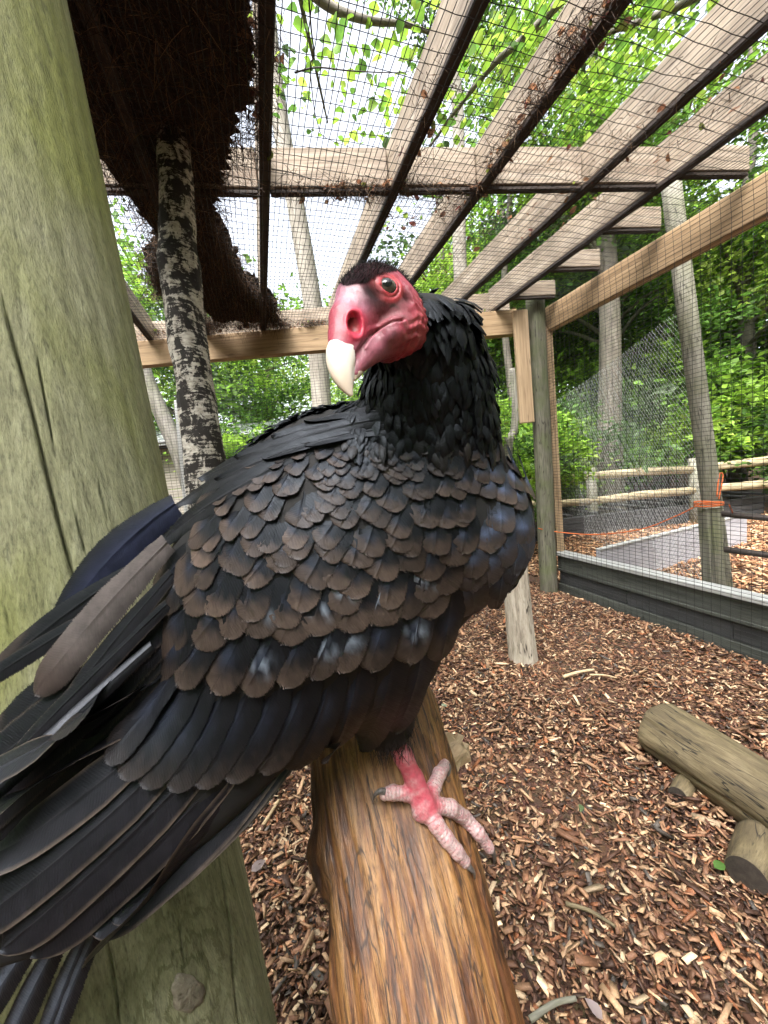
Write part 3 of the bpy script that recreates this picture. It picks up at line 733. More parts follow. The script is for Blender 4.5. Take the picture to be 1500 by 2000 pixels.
# litter along the joists and the cross blocking, and on the far beam
segs = []
def seg(p0, p1, n, sp): segs.append((np.array(p0), np.array(p1), n, sp))
seg(at_z(520, 372, zM), at_z(780, 372, zM), 1500, .03); seg(at_z(660, 372, zM), at_z(960, 372, zM), 2200, .035)
seg(at_z(960, 330, zM), at_z(1130, 70, zM), 1500, .03); seg(at_z(1120, 95, zM), at_z(1210, 10, zM), 900, .05)
seg(at_z(400, 640, zM), at_z(640, 632, zM), 3600, .03); seg(at_z(640, 628, zM), at_z(1030, 606, zM), 700, .02); seg(at_z(272, 655, zM), at_z(400, 645, zM), 900, .03)
seg(at_z(760, 440, zM), at_z(900, 400, zM), 700, .06); seg(at_z(830, 540, zM), at_z(1010, 400, zM), 700, .06); seg(at_z(510, 20, zM), at_z(505, 300, zM), 1200, .03)
seg(at_z(1060, 330, zM), at_z(1500, 190, zM), 700, .12); seg(at_z(800, 350, zM), at_z(880, 120, zM), 500, .05); seg(at_z(1000, 500, zM), at_z(1500, 60, zM), 700, .10)
bs = []
for p0, p1, n, sp in segs:
    u_ = r.random(n)[:, None]; cl = .5 + .5 * np.sin(u_ * 23 + p0[0] * 9); u_ = u_[(r.random(n)[:, None] < cl)[:, 0]]
    bs.append(p0 + (p1 - p0) * u_ + r.normal(0, 1, (len(u_), 3)) * np.array([sp, sp, .012]))
base = np.vstack(bs); n = len(base); base[:, 2] = zM + r.uniform(-.012, .03, n)
dirs = r.normal(size=(n, 3)); dirs[:, 2] = dirs[:, 2] * .5 - .45
o = strands('needle_litter', base, dirs, r.uniform(.03, .085, n), r.uniform(.0007, .0017, n), pal[r.choice(5, n, p=[.2, .28, .26, .18, .08])], 6, mat=m_debris)
tag(o, 'dry needle litter caught along the joists on the roof mesh', 'debris', kind='stuff')
# dead and green leaves lying on the roof mesh
t = NT('leaf'); c = t.mix(1.0, t.attr(), (1.15, 1.15, 1.15), 'MULTIPLY'); t.base(c); t.rough(.55)
tr = t.n('ShaderNodeBsdfTranslucent'); t.link(c, tr.inputs['Color']); mx = t.n('ShaderNodeMixShader'); mx.inputs[0].default_value = .55
t.link(t.b.outputs[0], mx.inputs[1]); t.link(tr.outputs[0], mx.inputs[2]); t.link(mx.outputs[0], t.out.inputs['Surface']); m_leaf = t.m
def leaves_np(cen, nrm_, L, cols, seed, aspect=.55, fold=.25):
    """folded pointed leaves: 6 vertices, 4 triangles as 2 quads"""
    r = np.random.default_rng(seed); n = len(cen)
    nn = nrm_ / np.linalg.norm(nrm_, axis=1, keepdims=True)
    a = np.cross(nn, r.normal(size=(n, 3))); a /= np.linalg.norm(a, axis=1, keepdims=True); b = np.cross(nn, a)
    L = L[:, None]; Wd = L * aspect
    p0 = cen - a * L * .5; p5 = cen + a * L * .5
    c1 = cen - a * L * .12; 
    l1 = c1 + b * Wd * .5 + nn * Wd * fold; r1 = c1 - b * Wd * .5 + nn * Wd * fold
    mid = cen + a * L * .12
    V = np.stack([p0, l1, mid, r1, p5], 1)
    Fb = np.array([[0, 1, 4, 2], [0, 2, 4, 3]])
    Fq = (Fb[None] + 5 * np.arange(n)[:, None, None]).reshape(-1, 4)
    return V.reshape(-1, 3), Fq, np.repeat(cols[:, None, :], 5, 1).reshape(-1, 3)
def fine_leaves(cen, nrm_, L, cols, seed, aspect=.6, fold=.18):
    """ovate leaves with a midrib: 11 vertices each"""
    r = np.random.default_rng(seed); n = len(cen); nn = nrm_ / np.linalg.norm(nrm_, axis=1, keepdims=True)
    a = np.cross(nn, r.normal(size=(n, 3))); a /= np.linalg.norm(a, axis=1, keepdims=True); b = np.cross(nn, a)
    s = np.array([0, .18, .45, .75, 1.0]); wv = np.array([0, .40, .5, .30, 0]); cu = r.normal(0, .12, n)
    mid = cen[:, None, :] + a[:, None, :] * ((s - .5)[None] * L[:, None])[..., None] - nn[:, None, :] * ((s - .4)[None] ** 2 * (L * (.25 + cu))[:, None])[..., None]
    off_ = b[:, None, :] * (wv[None] * (L * aspect)[:, None])[..., None]; up_ = nn[:, None, :] * (wv[None] * (L * aspect * fold * 2)[:, None])[..., None]
    V = np.concatenate([mid, (mid + off_ + up_)[:, 1:4], (mid - off_ + up_)[:, 1:4]], 1)
    T_ = np.array([[0, 1, 5], [0, 8, 1], [3, 4, 7], [4, 3, 10]]); Q_ = np.array([[1, 2, 6, 5], [2, 3, 7, 6], [2, 1, 8, 9], [3, 2, 9, 10]])
    T4 = np.concatenate([Q_[:, [0, 1, 2]], Q_[:, [0, 2, 3]], T_])
    Fq = (T4[None] + 11 * np.arange(n)[:, None, None]).reshape(-1, 3)
    return V.reshape(-1, 3), Fq, np.repeat(cols[:, None, :], 11, 1).reshape(-1, 3)
bs = base[r.choice(len(base), 420)] + np.array([0, 0, -.004]); n = len(bs)
pal2 = np.array([(.13, .06, .035), (.22, .11, .06), (.30, .17, .10), (.10, .035, .03), (.14, .17, .035)])
V, Fq, C = fine_leaves(bs, r.normal(size=(n, 3)) + np.array([0, 0, 1.2]), r.uniform(.02, .05, n), pal2[r.choice(5, n, p=[.3, .27, .18, .15, .1])], 8, .6)
o = link('dead_leaves', mesh_np('dead_leaves', V, Fq, C), m_leaf)
tag(o, 'curled dead leaves lying on the roof mesh', 'leaves', kind='stuff')
# small twigs on the roof
m_twig = wood_mat('twig', (.03, .024, .02), (.07, .058, .05), (.12, .10, .09), (20, 20, 4))
def twig(pix, rad, label, z=zM + .008):
    pts = smooth_path([at_z(u, v_, z + .006 * (i % 2)) for i, (u, v_) in enumerate(pix)], 24)
    tag(axis_tube('twig', pts, np.linspace(rad, rad * .35, 24), m_twig, None, 7), label, 'twig')
twig([(602, -20), (608, 60), (614, 110), (606, 128), (612, 200), (620, 240), (634, 268), (690, 290)], .0028, 'wavy dark twig hanging beside the birch on the roof mesh')
twig([(575, 142), (620, 132), (680, 138), (760, 142), (800, 140)], .003, 'thin straight twig lying across the roof mesh above the head')
twig([(530, 330), (580, 340), (630, 360)], .003, 'short pale twig lying on the roof mesh by the cross blocking')
# fallen leaves on the floor
def fl(u, v_, L, col, label):
    c_ = at_z(u, v_, .045)[None]; V, Fq, C = fine_leaves(c_, np.array([[.2, -.2, 1.0]]), np.array([L]), np.array([col]), int(u), .6, .12)
    o = link('fallen_leaf', mesh_np('fallen_leaf', V - c_[0], Fq, C), m_leaf); o.location = c_[0]; tag(o, label, 'leaf')
fl(1406, 1690, .045, (.10, .22, .05), 'green leaf lying on the chips beside the fallen log')
fl(1135, 1578, .03, (.12, .18, .08), 'small dull green leaf lying between the bird foot and the fallen log')
fl(868, 1378, .035, (.30, .36, .26), 'pale green leaf lying behind the far end of the perch log')
fl(625, 1610, .035, (.12, .20, .05), 'small green leaf lying close to the burl of the perch log')
fl(505, 1690, .05, (.30, .25, .25), 'grey papery leaf lying beside the algae covered post')
fl(1160, 1968, .04, (.42, .35, .36), 'pinkish papery leaf lying near the mossy stick')
# ------------------------------------------------------------------ outside the wire wall
# leaning grey post and its chain-link fence
lp0 = at_z(1418, 1195, 0.0); lp1 = at_y(1318, 420, lp0[1]); lpd = lp1 - lp0
ln = empty('chain_link_fence', tuple(lp0)); tag(ln, 'galvanised chain link fence hung on a leaning grey round post outside', 'fence')
axis_tube('post', [lp0 - lpd * .05, lp0, lp0 + lpd * .5, lp0 + lpd, lp0 + lpd * 1.15], .056, m_grey_tube, ln, 40, post_disp(41, .004, .003, 8))
ce = at_z(1060, 1012, 0.0); cdv = ce - lp0; CL = np.linalg.norm(cdv); cdv /= CL
lines = []; pitch = .052; HF = 2.25
k = 0
up_v = lpd / np.linalg.norm(lpd)
for x0 in np.arange(-HF, CL, pitch):
    for sgn in (1, -1):
        a0 = x0 if sgn > 0 else x0 + HF
        s = np.array([0, HF]); xs = a0 + sgn * s
        lo_, hi_ = 0.0, HF
        x_a, x_b = xs
        if max(x_a, x_b) < 0 or min(x_a, x_b) > CL: continue
        tA = np.clip(((0 if sgn > 0 else CL) - a0) / (sgn * HF), 0, 1); tB = np.clip(((CL if sgn > 0 else 0) - a0) / (sgn * HF), 0, 1)
        tA, tB = sorted((tA, tB))
        if tB - tA < .01: continue
        tt = np.linspace(tA, tB, max(2, int((tB - tA) * 12)))
        z = tt * HF; x = a0 + sgn * tt * HF; wob = .006 * np.sin(z * 60 + k)
        bow = .10 * np.sin(np.clip(x / CL, 0, 1) * PI)
        lines.append(lp0 + cdv * x[:, None] + np.array([0, 0, 1.0]) * z[:, None] + np.outer((1 - x / CL) * z / HF, (lpd / lpd[2] * HF * np.array([1, 1, 0]))) + np.outer(wob + bow, np.array([cdv[1], -cdv[0], 0])))
        k += 1
part_stuff(link('chain_link_wire', wires_mesh('chain_link_wire', lines, .0014, 3), m_galv, ln), 'galvanised diamond wire')
# short gate post with tubular gate
gp0 = at_z(1400, 1212, 0.0); gp1 = at_y(1384, 985, gp0[1])
gpt = board('gate_post', gp0 + np.array([0, 0, -.1]), gp1, .10, .12, m_grey_wood, None, up=(0, -1, 0), bev=.02, seg=3)
tag(gpt, 'short grey wooden post with a rounded edge holding the tube gate', 'post')
ga = empty('tube_gate', tuple(at_z(1420, 1212, 0.0))); tag(ga, 'dark metal tube gate outside the wire wall', 'gate')
for v0, v1 in ((1003, 1012), (1072, 1084), (1153, 1172)):
    a = at_y(1408, v0, gp0[1]); b_ = at_y(1500, v1, gp0[1] - .14); tube('rail', [a, a + (b_ - a) * 3, a + (b_ - a) * 6], .021, m_tube, ga, 14)
ua = at_y(1408, 1000, gp0[1]); ub = at_y(1424, 1165, gp0[1]); e_ = (at_y(1500, 1012, gp0[1] - .14) - ua) * 6
tube('upright', [ua + e_ + np.array([0, 0, .02]), ub + e_], .021, m_tube, ga, 12)
# orange twine
tw = [at_y(1052, 1032, cp0[1] - .10), at_y(1080, 1038, cp0[1] - .05), at_d(1160, 1044, 3.2), at_d(1250, 1034, 2.95), at_d(1320, 1008, 2.8), at_y(1372, 982, gp0[1] - .06)]
tk = tube('twine', smooth_path(tw, 60), .0045, m_twine, None, 8)
tag(tk, 'thin orange twine strung from the corner post to the gate post', 'twine')
wr = []
for i in range(60):
    a = i / 60 * 2 * PI * 3; wr.append(gp1 + np.array([.075 * math.cos(a), .085 * math.sin(a), .0 + .012 * math.sin(a * .7) + .004]))
tube('knot_wrap', wr, .005, m_twine, tk, 6)
tube('loose_end', smooth_path([gp1 + np.array([.07, -.08, 0]), gp1 + np.array([.11, -.06, -.05]), gp1 + np.array([.13, -.04, -.07])], 12), .004, m_twine, tk, 6)
tl = [at_d(1404, 975, 2.75), at_d(1412, 930, 2.78), at_d(1405, 928, 2.78), at_d(1400, 970, 2.75)]
tube('loop', smooth_path(tl, 16), .0045, m_twine, tk, 6)
# pale grey plank standing on edge with its return at the right
pA = at_z(1095, 1172, 0.0); pA = pA + (at_z(1455, 1062, 0.0) - pA) * .16; pB = at_z(1455, 1062, 0.0); ph = .36
pk = empty('plank_edging', tuple(pA)); tag(pk, 'pale lavender grey plank edging standing on edge beside the orange chips', 'edging')
board('plank', pA + np.array([0, 0, ph / 2]), pB + np.array([0, 0, ph / 2]), .04, ph, m_lilac, pk)
board('plank_cap', pA + np.array([0, 0, ph + .012]), pB + np.array([0, 0, ph + .012]), .055, .02, m_cap, pk)
pdv = (pB - pA) / np.linalg.norm(pB - pA); pn = ray(1466, 1040) * np.array([1, 1, 0]); pn /= np.linalg.norm(pn)
# low black timber beds behind it
bb0 = at_z(1090, 1052, 0.0); bb1 = at_z(1360, 1020, 0.0); bdir = (bb1 - bb0) / np.linalg.norm(bb1 - bb0); bn = np.array([-bdir[1], bdir[0], 0])
be = empty('timber_bed', tuple(bb0)); tag(be, 'low black timber raised bed behind the pale plank edging', 'raised bed')
for kx in range(2):
    for kz_ in range(3):
        o0 = bb0 + bn * (1.5 * kx) - bdir * .5; board('sleeper', o0 + np.array([0, 0, .05 + .105 * kz_]), o0 + bdir * 4.2 + np.array([0, 0, .05 + .105 * kz_]), .09, .098, m_bed, be)
for kx in range(9):
    o0 = bb0 + bdir * (.2 + .45 * kx); board('slat', o0 + np.array([0, 0, .34]), o0 + bn * 1.5 + np.array([0, 0, .34]), .10, .03, m_bed, be)
# split rail fence
sr = empty('split_rail_fence', tuple(at_y(1300, 985, 6.3) * np.array([1, 1, 0]))); tag(sr, 'two rail split timber fence at the edge of the wood', 'fence')
YF = 6.2
fx = [-.9, 1.35, 3.35, 5.0, 7.2, 9.2]
for i in range(len(fx)):
    tube('fence_post', [np.array([fx[i], YF + .12 * fx[i] * 0, -.1]), np.array([fx[i], YF, .55]), np.array([fx[i] - .03, YF, 1.06])], .075, m_grey_tube, sr, 14, post_disp(50 + i, .006, .003, 6))
    if i + 1 < len(fx):
        for zr in (.90, .53):
            dz = .05 * math.sin(i * 3 + zr * 9); x0_, x1_ = fx[i] - .1, fx[i + 1] + .1
            axis_tube('rail', [np.array([x0_, YF + .02, zr + dz * .4]), np.array([(x0_ + x1_) / 2, YF, zr + .015]), np.array([x1_, YF - .02, zr - dz * .4])], [.05, .062, .05], m_rail, sr, 10, post_disp(60 + i, .010, .004, 4))

# ---- shed beyond the far wall, left
sh = empty('shed', tuple(at_y(470, 990, 8.0) * np.array([1, 1, 0]))); tag(sh, 'pale board shed with a low white edged roof beyond the far mesh', 'shed')
m_shed = wood_mat('shed_board', (.30, .26, .21), (.46, .42, .36), (.58, .54, .48), (1, 10, 10), bump=.2)
t = NT('roof_metal'); t.base((.50, .52, .55)); t.rough(.5); m_roof = t.m
t = NT('dark_soffit'); t.base((.035, .03, .028)); t.rough(.8); m_soffit = t.m
ea = at_y(250, 880, 7.6); eb = at_y(548, 836, 7.6); zE = (ea[2] + eb[2]) / 2; xl, xr = ea[0] - 2.5, eb[0]
for i in range(12):
    zz = .08 + i * (zE - .1) / 12; hh_ = (zE - .1) / 12
    board('wall_board', np.array([xl, 8.0, zz + hh_ / 2]), np.array([xr - .15, 8.0, zz + hh_ / 2]), .03, hh_ - .008, m_shed, sh)
board('eave_trim', np.array([xl, 7.58, zE]), np.array([xr, 7.58, zE]), .03, .10, m_cap, sh)
board('soffit', np.array([xl, 7.80, zE - .06]), np.array([xr, 7.80, zE - .06]), .40, .02, m_soffit, sh)
rf = board('roof', np.array([xl, 8.9, zE + .32]), np.array([xr, 8.9, zE + .32]), 2.8, .03, m_roof, sh, up=(0, -.22, 1))
for i in range(8):
    xx = xl + (xr - xl) * (i + .5) / 8; board('roof_rib', np.array([xx, 7.56, zE + .05]), np.array([xx, 10.2, zE + .64]), .03, .03, m_roof, rf, up=(0, -.22, 1))
wn = board('side_wall', np.array([xr - .17, 8.02, zE / 2]), np.array([xr - .17, 10.1, zE / 2]), .03, zE - .04, m_shed, sh)
# white stake and grey leaning branch behind the far mesh
ws0 = at_y(350, 960, 4.3); ws1 = at_y(346, 782, 4.3)
stk = board('white_stake', np.array([ws0[0], 4.3, -.1]), ws1, .06, .03, m_cap, None, up=(0, -1, 0)); tag(stk, 'white painted stake standing behind the far mesh near the birch', 'stake')
m_greybark = wood_mat('grey_bark', (.11, .10, .09), (.24, .225, .20), (.36, .34, .31), (14, 14, 3), blotch=(.13, .14, .07), blotch_amt=.5, bump=.8)
gb_ = [at_y(u, v_, 4.7) for u, v_ in ((392, 1010), (372, 950), (352, 890), (322, 820), (290, 745), (262, 660))]; gb0 = gb_[0].copy(); gb0[2] = -.1
lb = axis_tube('leaning_trunk', smooth_path([gb0] + gb_, 50), np.linspace(.12, .07, 50), m_greybark, None, 18, post_disp(71, .006, .003, 6)); tag(lb, 'grey leaning sapling trunk behind the far mesh beside the birch', 'tree trunk')
vb_ = [at_y(u, v_, 4.6) for u, v_ in ((992, 890), (1004, 840), (1006, 780), (1000, 720))]; v0_ = vb_[0].copy(); v0_[2] = -.1
vb2 = axis_tube('crooked_sapling', smooth_path([v0_] + vb_, 30), np.linspace(.06, .03, 30), m_greybark, None, 12); tag(vb2, 'crooked dark sapling stem behind the far mesh beside the corner post', 'tree trunk')

# ------------------------------------------------------------------ trees and undergrowth
GREENS = np.array([(.055, .12, .022), (.085, .18, .03), (.13, .25, .035), (.20, .34, .04), (.27, .38, .06), (.055, .095, .035)])
def crown_mesh(name, n, R, ncl, seed, leaf, spread, w_, flat=.9, zdense=0):
    r = np.random.default_rng(seed)
    cc = r.normal(size=(ncl, 3)); cc /= np.linalg.norm(cc, axis=1, keepdims=True); cc *= r.random((ncl, 1)) ** .45
    cc = cc * np.array(R)
    ci = r.integers(0, ncl, n); cen = cc[ci] + r.normal(size=(n, 3)) * spread * np.array([1, 1, .55])
    nr = r.normal(size=(n, 3)) * .7 + np.array([0, 0, 1.0]) * flat
    base_i = r.choice(len(GREENS), ncl, p=w_); col = GREENS[base_i][ci] * np.exp(r.normal(0, .25, (n, 1)))
    V, Fq, C = leaves_np(cen, nr, leaf * np.exp(r.normal(0, .25, n)), col, seed, .58)
    me = mesh_np(name, V, Fq, C); me.materials.append(m_leaf); return me, cc
W1 = [.15, .25, .27, .18, .08, .07]; W2 = [.05, .15, .25, .3, .2, .05]
CROWNS = [crown_mesh('crown', 15000, (2.6, 2.6, 2.2), 70, 1, .12, .38, W1), crown_mesh('crown', 12000, (2.2, 2.2, 2.8), 55, 2, .11, .36, W2),
          crown_mesh('crown', 17000, (3.2, 3.2, 2.0), 80, 3, .13, .42, W1)]
BUSHES = [crown_mesh('foliage', 5200, (.9, .9, .75), 40, 11, .085, .16, W2), crown_mesh('foliage', 4800, (1.0, 1.0, .6), 34, 12, .075, .17, W1)]
m_bark = wood_mat('bark', (.06, .05, .042), (.14, .12, .10), (.24, .215, .185), (9, 9, 2.2), blotch=(.11, .12, .07), blotch_amt=.35, bump=1.0)
m_bark_pale = wood_mat('pale_bark', (.14, .12, .10), (.27, .245, .21), (.40, .37, .33), (9, 9, 2.2), bump=.9)
def trunk_mesh(name, H, rb, lean, seed, crown_pts, cz, scale):
    r = np.random.default_rng(seed)
    pts = np.array([[lean * (k / 10) ** 1.3 + .06 * math.sin(k * 1.1 + seed), .05 * math.cos(k * 1.4 + seed), -.2 + (H + .2) * k / 10] for k in range(11)])
    Vs, Fs, Ts, off = [], [], [], 0
    V, Fq, T3 = tube_np(smooth_path(pts, 40), np.linspace(rb, rb * .3, 40), 14, post_disp(seed, rb * .05, rb * .04, 6)); Vs.append(V); Fs += Fq.tolist() + T3.tolist(); off = len(V)
    sel = crown_pts[r.choice(len(crown_pts), min(14, len(crown_pts)), replace=False)] * scale
    for c in sel:
        tip = np.array([lean, 0, cz]) + c; z0_ = max(H * .35, min(tip[2] - .3 * abs(c[0]) - .6, H * .95)); k = (z0_ + .2) / (H + .2) * 10
        st = np.array([np.interp(k, range(11), pts[:, i]) for i in range(3)]); mid = (st + tip) / 2 + np.array([0, 0, .25])
        V, Fq, T3 = tube_np(smooth_path([st, mid, tip], 8), np.linspace(rb * .28, .012, 8), 6); Vs.append(V); Fs += (Fq + off).tolist() + (T3 + off).tolist(); off += len(V)
    me = bpy.data.meshes.new(name); me.from_pydata(np.vstack(Vs).tolist(), [], Fs); me.update()
    me.polygons.foreach_set('use_smooth', np.ones(len(me.polygons), bool)); return me
def tree(x, y, H, ci, sc, cz, rb, label, seed, lean=0.0, bark=None, group='woodland trees'):
    o = empty('tree', (x, y, 0), random.uniform(0, 6.28)); tag(o, label, 'tree', group)
    me, cc = CROWNS[ci]
    tm = trunk_mesh('trunk', H, rb, lean, seed, cc, cz, sc); tm.materials.append(bark or m_bark)
    tr_ = bpy.data.objects.new('trunk', tm); COL.objects.link(tr_); tr_.parent = o
    cr = bpy.data.objects.new('crown', me); COL.objects.link(cr); cr.parent = o
    cr.location = (lean, 0, cz); cr.scale = (sc, sc, sc * random.uniform(.9, 1.15)); cr.rotation_euler = (0, 0, seed * 1.3)
    return o
# beyond the right wall
for i, (x, y, H, ci, sc, cz, rb, lb_, ln_) in enumerate([
    (4.3, 7.2, 9.5, 1, .8, 6.6, .24, 'broad rough trunked tree just behind the split rail fence', .1),
    (5.6, 9.6, 10, 2, 1.0, 6.0, .20, 'leafy woodland tree standing well behind the split rail fence', .2),
    (7.6, 8.2, 9, 1, 1.1, 4.2, .17, 'bright green woodland tree behind the open end of the split rail fence', -.2),
    (4.4, 12.5, 12, 0, 1.3, 6.5, .24, 'tall shaded woodland tree deep behind the split rail fence', 0),
    (9.0, 12.5, 12, 2, 1.2, 5.2, .22, 'spreading woodland tree far beyond the tube gate', .3),
    (2.0, 10.8, 9, 1, 1.1, 4.6, .19, 'narrow woodland tree behind the corner post of the aviary', .1),
    (10.5, 7.0, 9, 0, 1.2, 4.6, .2, 'dense woodland tree beyond the tube gate', 0),
    (7.0, 15.5, 13, 2, 1.5, 6.0, .25, 'large dark woodland tree at the back of the wood', 0),
    (.6, 9.4, 5.5, 1, .5, 3.2, .17, 'slim bright tree beyond the far beam', .2),
    (-3.4, 12.5, 6.5, 1, .8, 3.6, .2, 'tall tree rising behind the shed roof', -.2),
    (-4.6, 9.6, 8, 2, 1.0, 4.2, .2, 'tree beyond the shed wall behind the algae covered post', .3),
    (2.0, 15.0, 9.5, 2, 1.2, 4.6, .24, 'large tree far behind the shed and the far beam', 0),
    (-1.4, 17.5, 6.0, 1, .9, 3.0, .22, 'pale leaved tree in the distance over the shed roof', 0),
    (7.4, 5.2, 9, 1, .8, 7.4, .13, 'tree whose crown hangs over the wall side of the roof', .4),
    (1.5, 6.0, 10.5, 1, .5, 8.6, .14, 'tree standing close behind the far beam with its crown over the roof', -.2),
    (-.75, 5.6, 12, 1, .5, 10.4, .16, 'pale barked tree close behind the far beam beside the birch', .25),
    (2.5, 7.6, 9.5, 1, .5, 8.4, .09, 'slender tree behind the timber bed reaching high over the roof', -.5)]):
    tree(x, y, H, ci, sc, cz, rb, lb_, 100 + i, ln_, m_bark_pale if i in (8, 14, 15) else m_bark)
# leafy branches hanging over the roof, from trees beside the aviary
def branch(pix, z, n, seed, label):
    r = np.random.default_rng(seed); pts = smooth_path([at_z(u, v_, z + dz) for u, v_, dz in pix], 30)
    o = axis_tube('branch', pts, np.linspace(.035, .008, 30), m_bark, None, 8); tag(o, label, 'branch')
    k = r.integers(4, 30, n); cen = pts[k] + r.normal(size=(n, 3)) * np.array([.36, .36, .16])
    V, Fq, C = fine_leaves(cen, r.normal(size=(n, 3)) * .6 + np.array([0, 0, 1.0]), r.uniform(.05, .105, n), GREENS[r.choice(6, n, p=W2)] * np.exp(r.normal(0, .2, (n, 1))), seed, .75)
    m = parent_inv(o); mm = np.array(m); V = V @ mm[:3, :3].T + mm[:3, 3]
    c = bpy.data.objects.new('leaves', mesh_np('leaves', V, Fq, C)); c.data.materials.append(m_leaf); COL.objects.link(c); c.parent = o; c['kind'] = 'stuff'
branch([(560, -60, .2), (640, 10, .1), (720, 40, 0), (800, 50, 0), (900, 90, -.1)], 4.1, 200, 1, 'grey leafy branch hanging above the roof between birch and middle joists')
branch([(1150, -60, .2), (1040, 60, .1), (960, 130, 0), (880, 230, 0), (830, 300, -.1)], 4.3, 330, 2, 'dark forked leafy branch hanging above the middle joists')
branch([(500, -200, .2), (570, -60, 0), (600, 60, 0), (640, 240, 0)], 5.0, 110, 3, 'leafy branch hanging high above the roof next to the needle mat')
branch([(1500, -100, .2), (1350, 0, 0), (1200, 60, 0), (1080, 100, 0)], 4.4, 420, 4, 'leafy branch hanging above the roof over the wall side joists')
# undergrowth bushes
def bush(x, y, bi, sc, z, label, seed):
    o = empty('bush', (x, y, 0), seed * 1.7); tag(o, label, 'bush', 'undergrowth bushes'); me, cc = BUSHES[bi]
    f = bpy.data.objects.new('foliage', me); COL.objects.link(f); f.parent = o; f.location = (0, 0, z); f.scale = (sc, sc, sc)
    r = np.random.default_rng(seed); Vs, Fs, off = [], [], 0
    for c in cc[r.choice(len(cc), 7, replace=False)]:
        tip = c * sc + np.array([0, 0, z]); V, Fq, T3 = tube_np(smooth_path([np.array([r.normal(0, .04), r.normal(0, .04), -.05]), tip * np.array([.4, .4, .55]), tip], 6), np.linspace(.016, .005, 6), 5); Vs.append(V); Fs += (Fq + off).tolist() + (T3 + off).tolist(); off += len(V)
    me2 = bpy.data.meshes.new('stems'); me2.from_pydata(np.vstack(Vs).tolist(), [], Fs); me2.materials.append(m_bark); s_ = bpy.data.objects.new('stems', me2); COL.objects.link(s_); s_.parent = o
BL = [(1.95, 5.2, 0, .8, 1.2, 'bright green bush outside the corner post'), (1.45, 4.9, 1, .55, .6, 'low green bush at the foot of the corner post outside the far mesh'), (.95, 4.9, 0, .75, 1.7, 'sunny yellow green shrub right behind the far mesh beside the neck of the bird'), (2.6, 7.0, 0, 1.2, 1.5, 'leafy bush behind the split rail fence near the broad trunk'),
      (4.6, 7.6, 1, 1.5, 1.2, 'dark low bush behind the split rail fence'), (5.9, 7.4, 0, 1.5, 1.6, 'bright bush behind the split rail fence beyond the gate post'), (7.3, 7.0, 1, 1.6, 1.2, 'wide bush behind the split rail fence beyond the tube gate'), (6.4, 9.0, 0, 2.0, 2.2, 'tall bright bush behind the fence bushes'),
      (3.2, 9.5, 1, 2.0, 1.6, 'dark wide bush deep in the wood'), (8.6, 9.6, 0, 2.1, 2.0, 'tall bush beyond the tube gate and the fence'), (.35, 5.6, 0, .75, 1.7, 'yellow green shrub between the far mesh and the end of the shed'), (-1.6, 5.0, 1, .6, .75, 'low shrub behind the far mesh by the leaning sapling'), (-2.3, 6.4, 0, .9, 1.7, 'pale shrub beyond the far mesh near the white stake'), (5.2, 11, 1, 2.4, 2.0, 'shaded thicket bush at the back of the wood'), (1.2, 8.0, 0, 1.5, 1.9, 'bright shrub between the corner post and the shed'), (-.4, 12.5, 0, 1.5, 2.2, 'pale bush rising over the shed roof')]
for i, b in enumerate(BL): bush(b[0], b[1], b[2], b[3], b[4], b[5], 200 + i)
# far wood: one mass of leaves; unseen rear arc added closer to block sky light
r = np.random.default_rng(77); n = 80000
az = r.uniform(-PI, PI, n); rr = np.where(np.abs(az) < 1.25, r.uniform(19, 26, n), r.uniform(7, 13, n)); zz = 14 * r.random(n) ** 1.1
gap = np.sin(az * 9) * 2.5 + np.sin(az * 23 + 1) * 1.5; zz = np.minimum(zz, 9.5 + gap + r.normal(0, .5, n)); zz = np.abs(zz); lowz = (az > -.5) & (az < .16); zz[lowz] = np.minimum(zz[lowz], 3.4 * r.random(lowz.sum()))
clump = r.normal(size=(900, 3)) * 0; cen = np.stack([np.sin(az) * rr, np.cos(az) * rr, zz], 1)
cl_az = np.floor(az * 40) / 40; shade = np.array([.6, 1.0, 1.5])[(np.sin(np.floor(az * 26) * 12.9 + np.floor(zz * 1.1) * 78.2) * 43758 % 3).astype(int)]
V, Fq, C = leaves_np(cen, r.normal(size=(n, 3)) + np.array([0, -.6, .6]), r.uniform(.25, .5, n), GREENS[r.choice(6, n, p=W2)] * np.exp(r.normal(0, .3, (n, 1))), 78, .6)
o = link('far_wood', mesh_np('far_wood', V, Fq, C), m_leaf); tag(o, 'distant wood behind the trees with an unseen light blocking arc behind the camera', 'wood', kind='stuff')
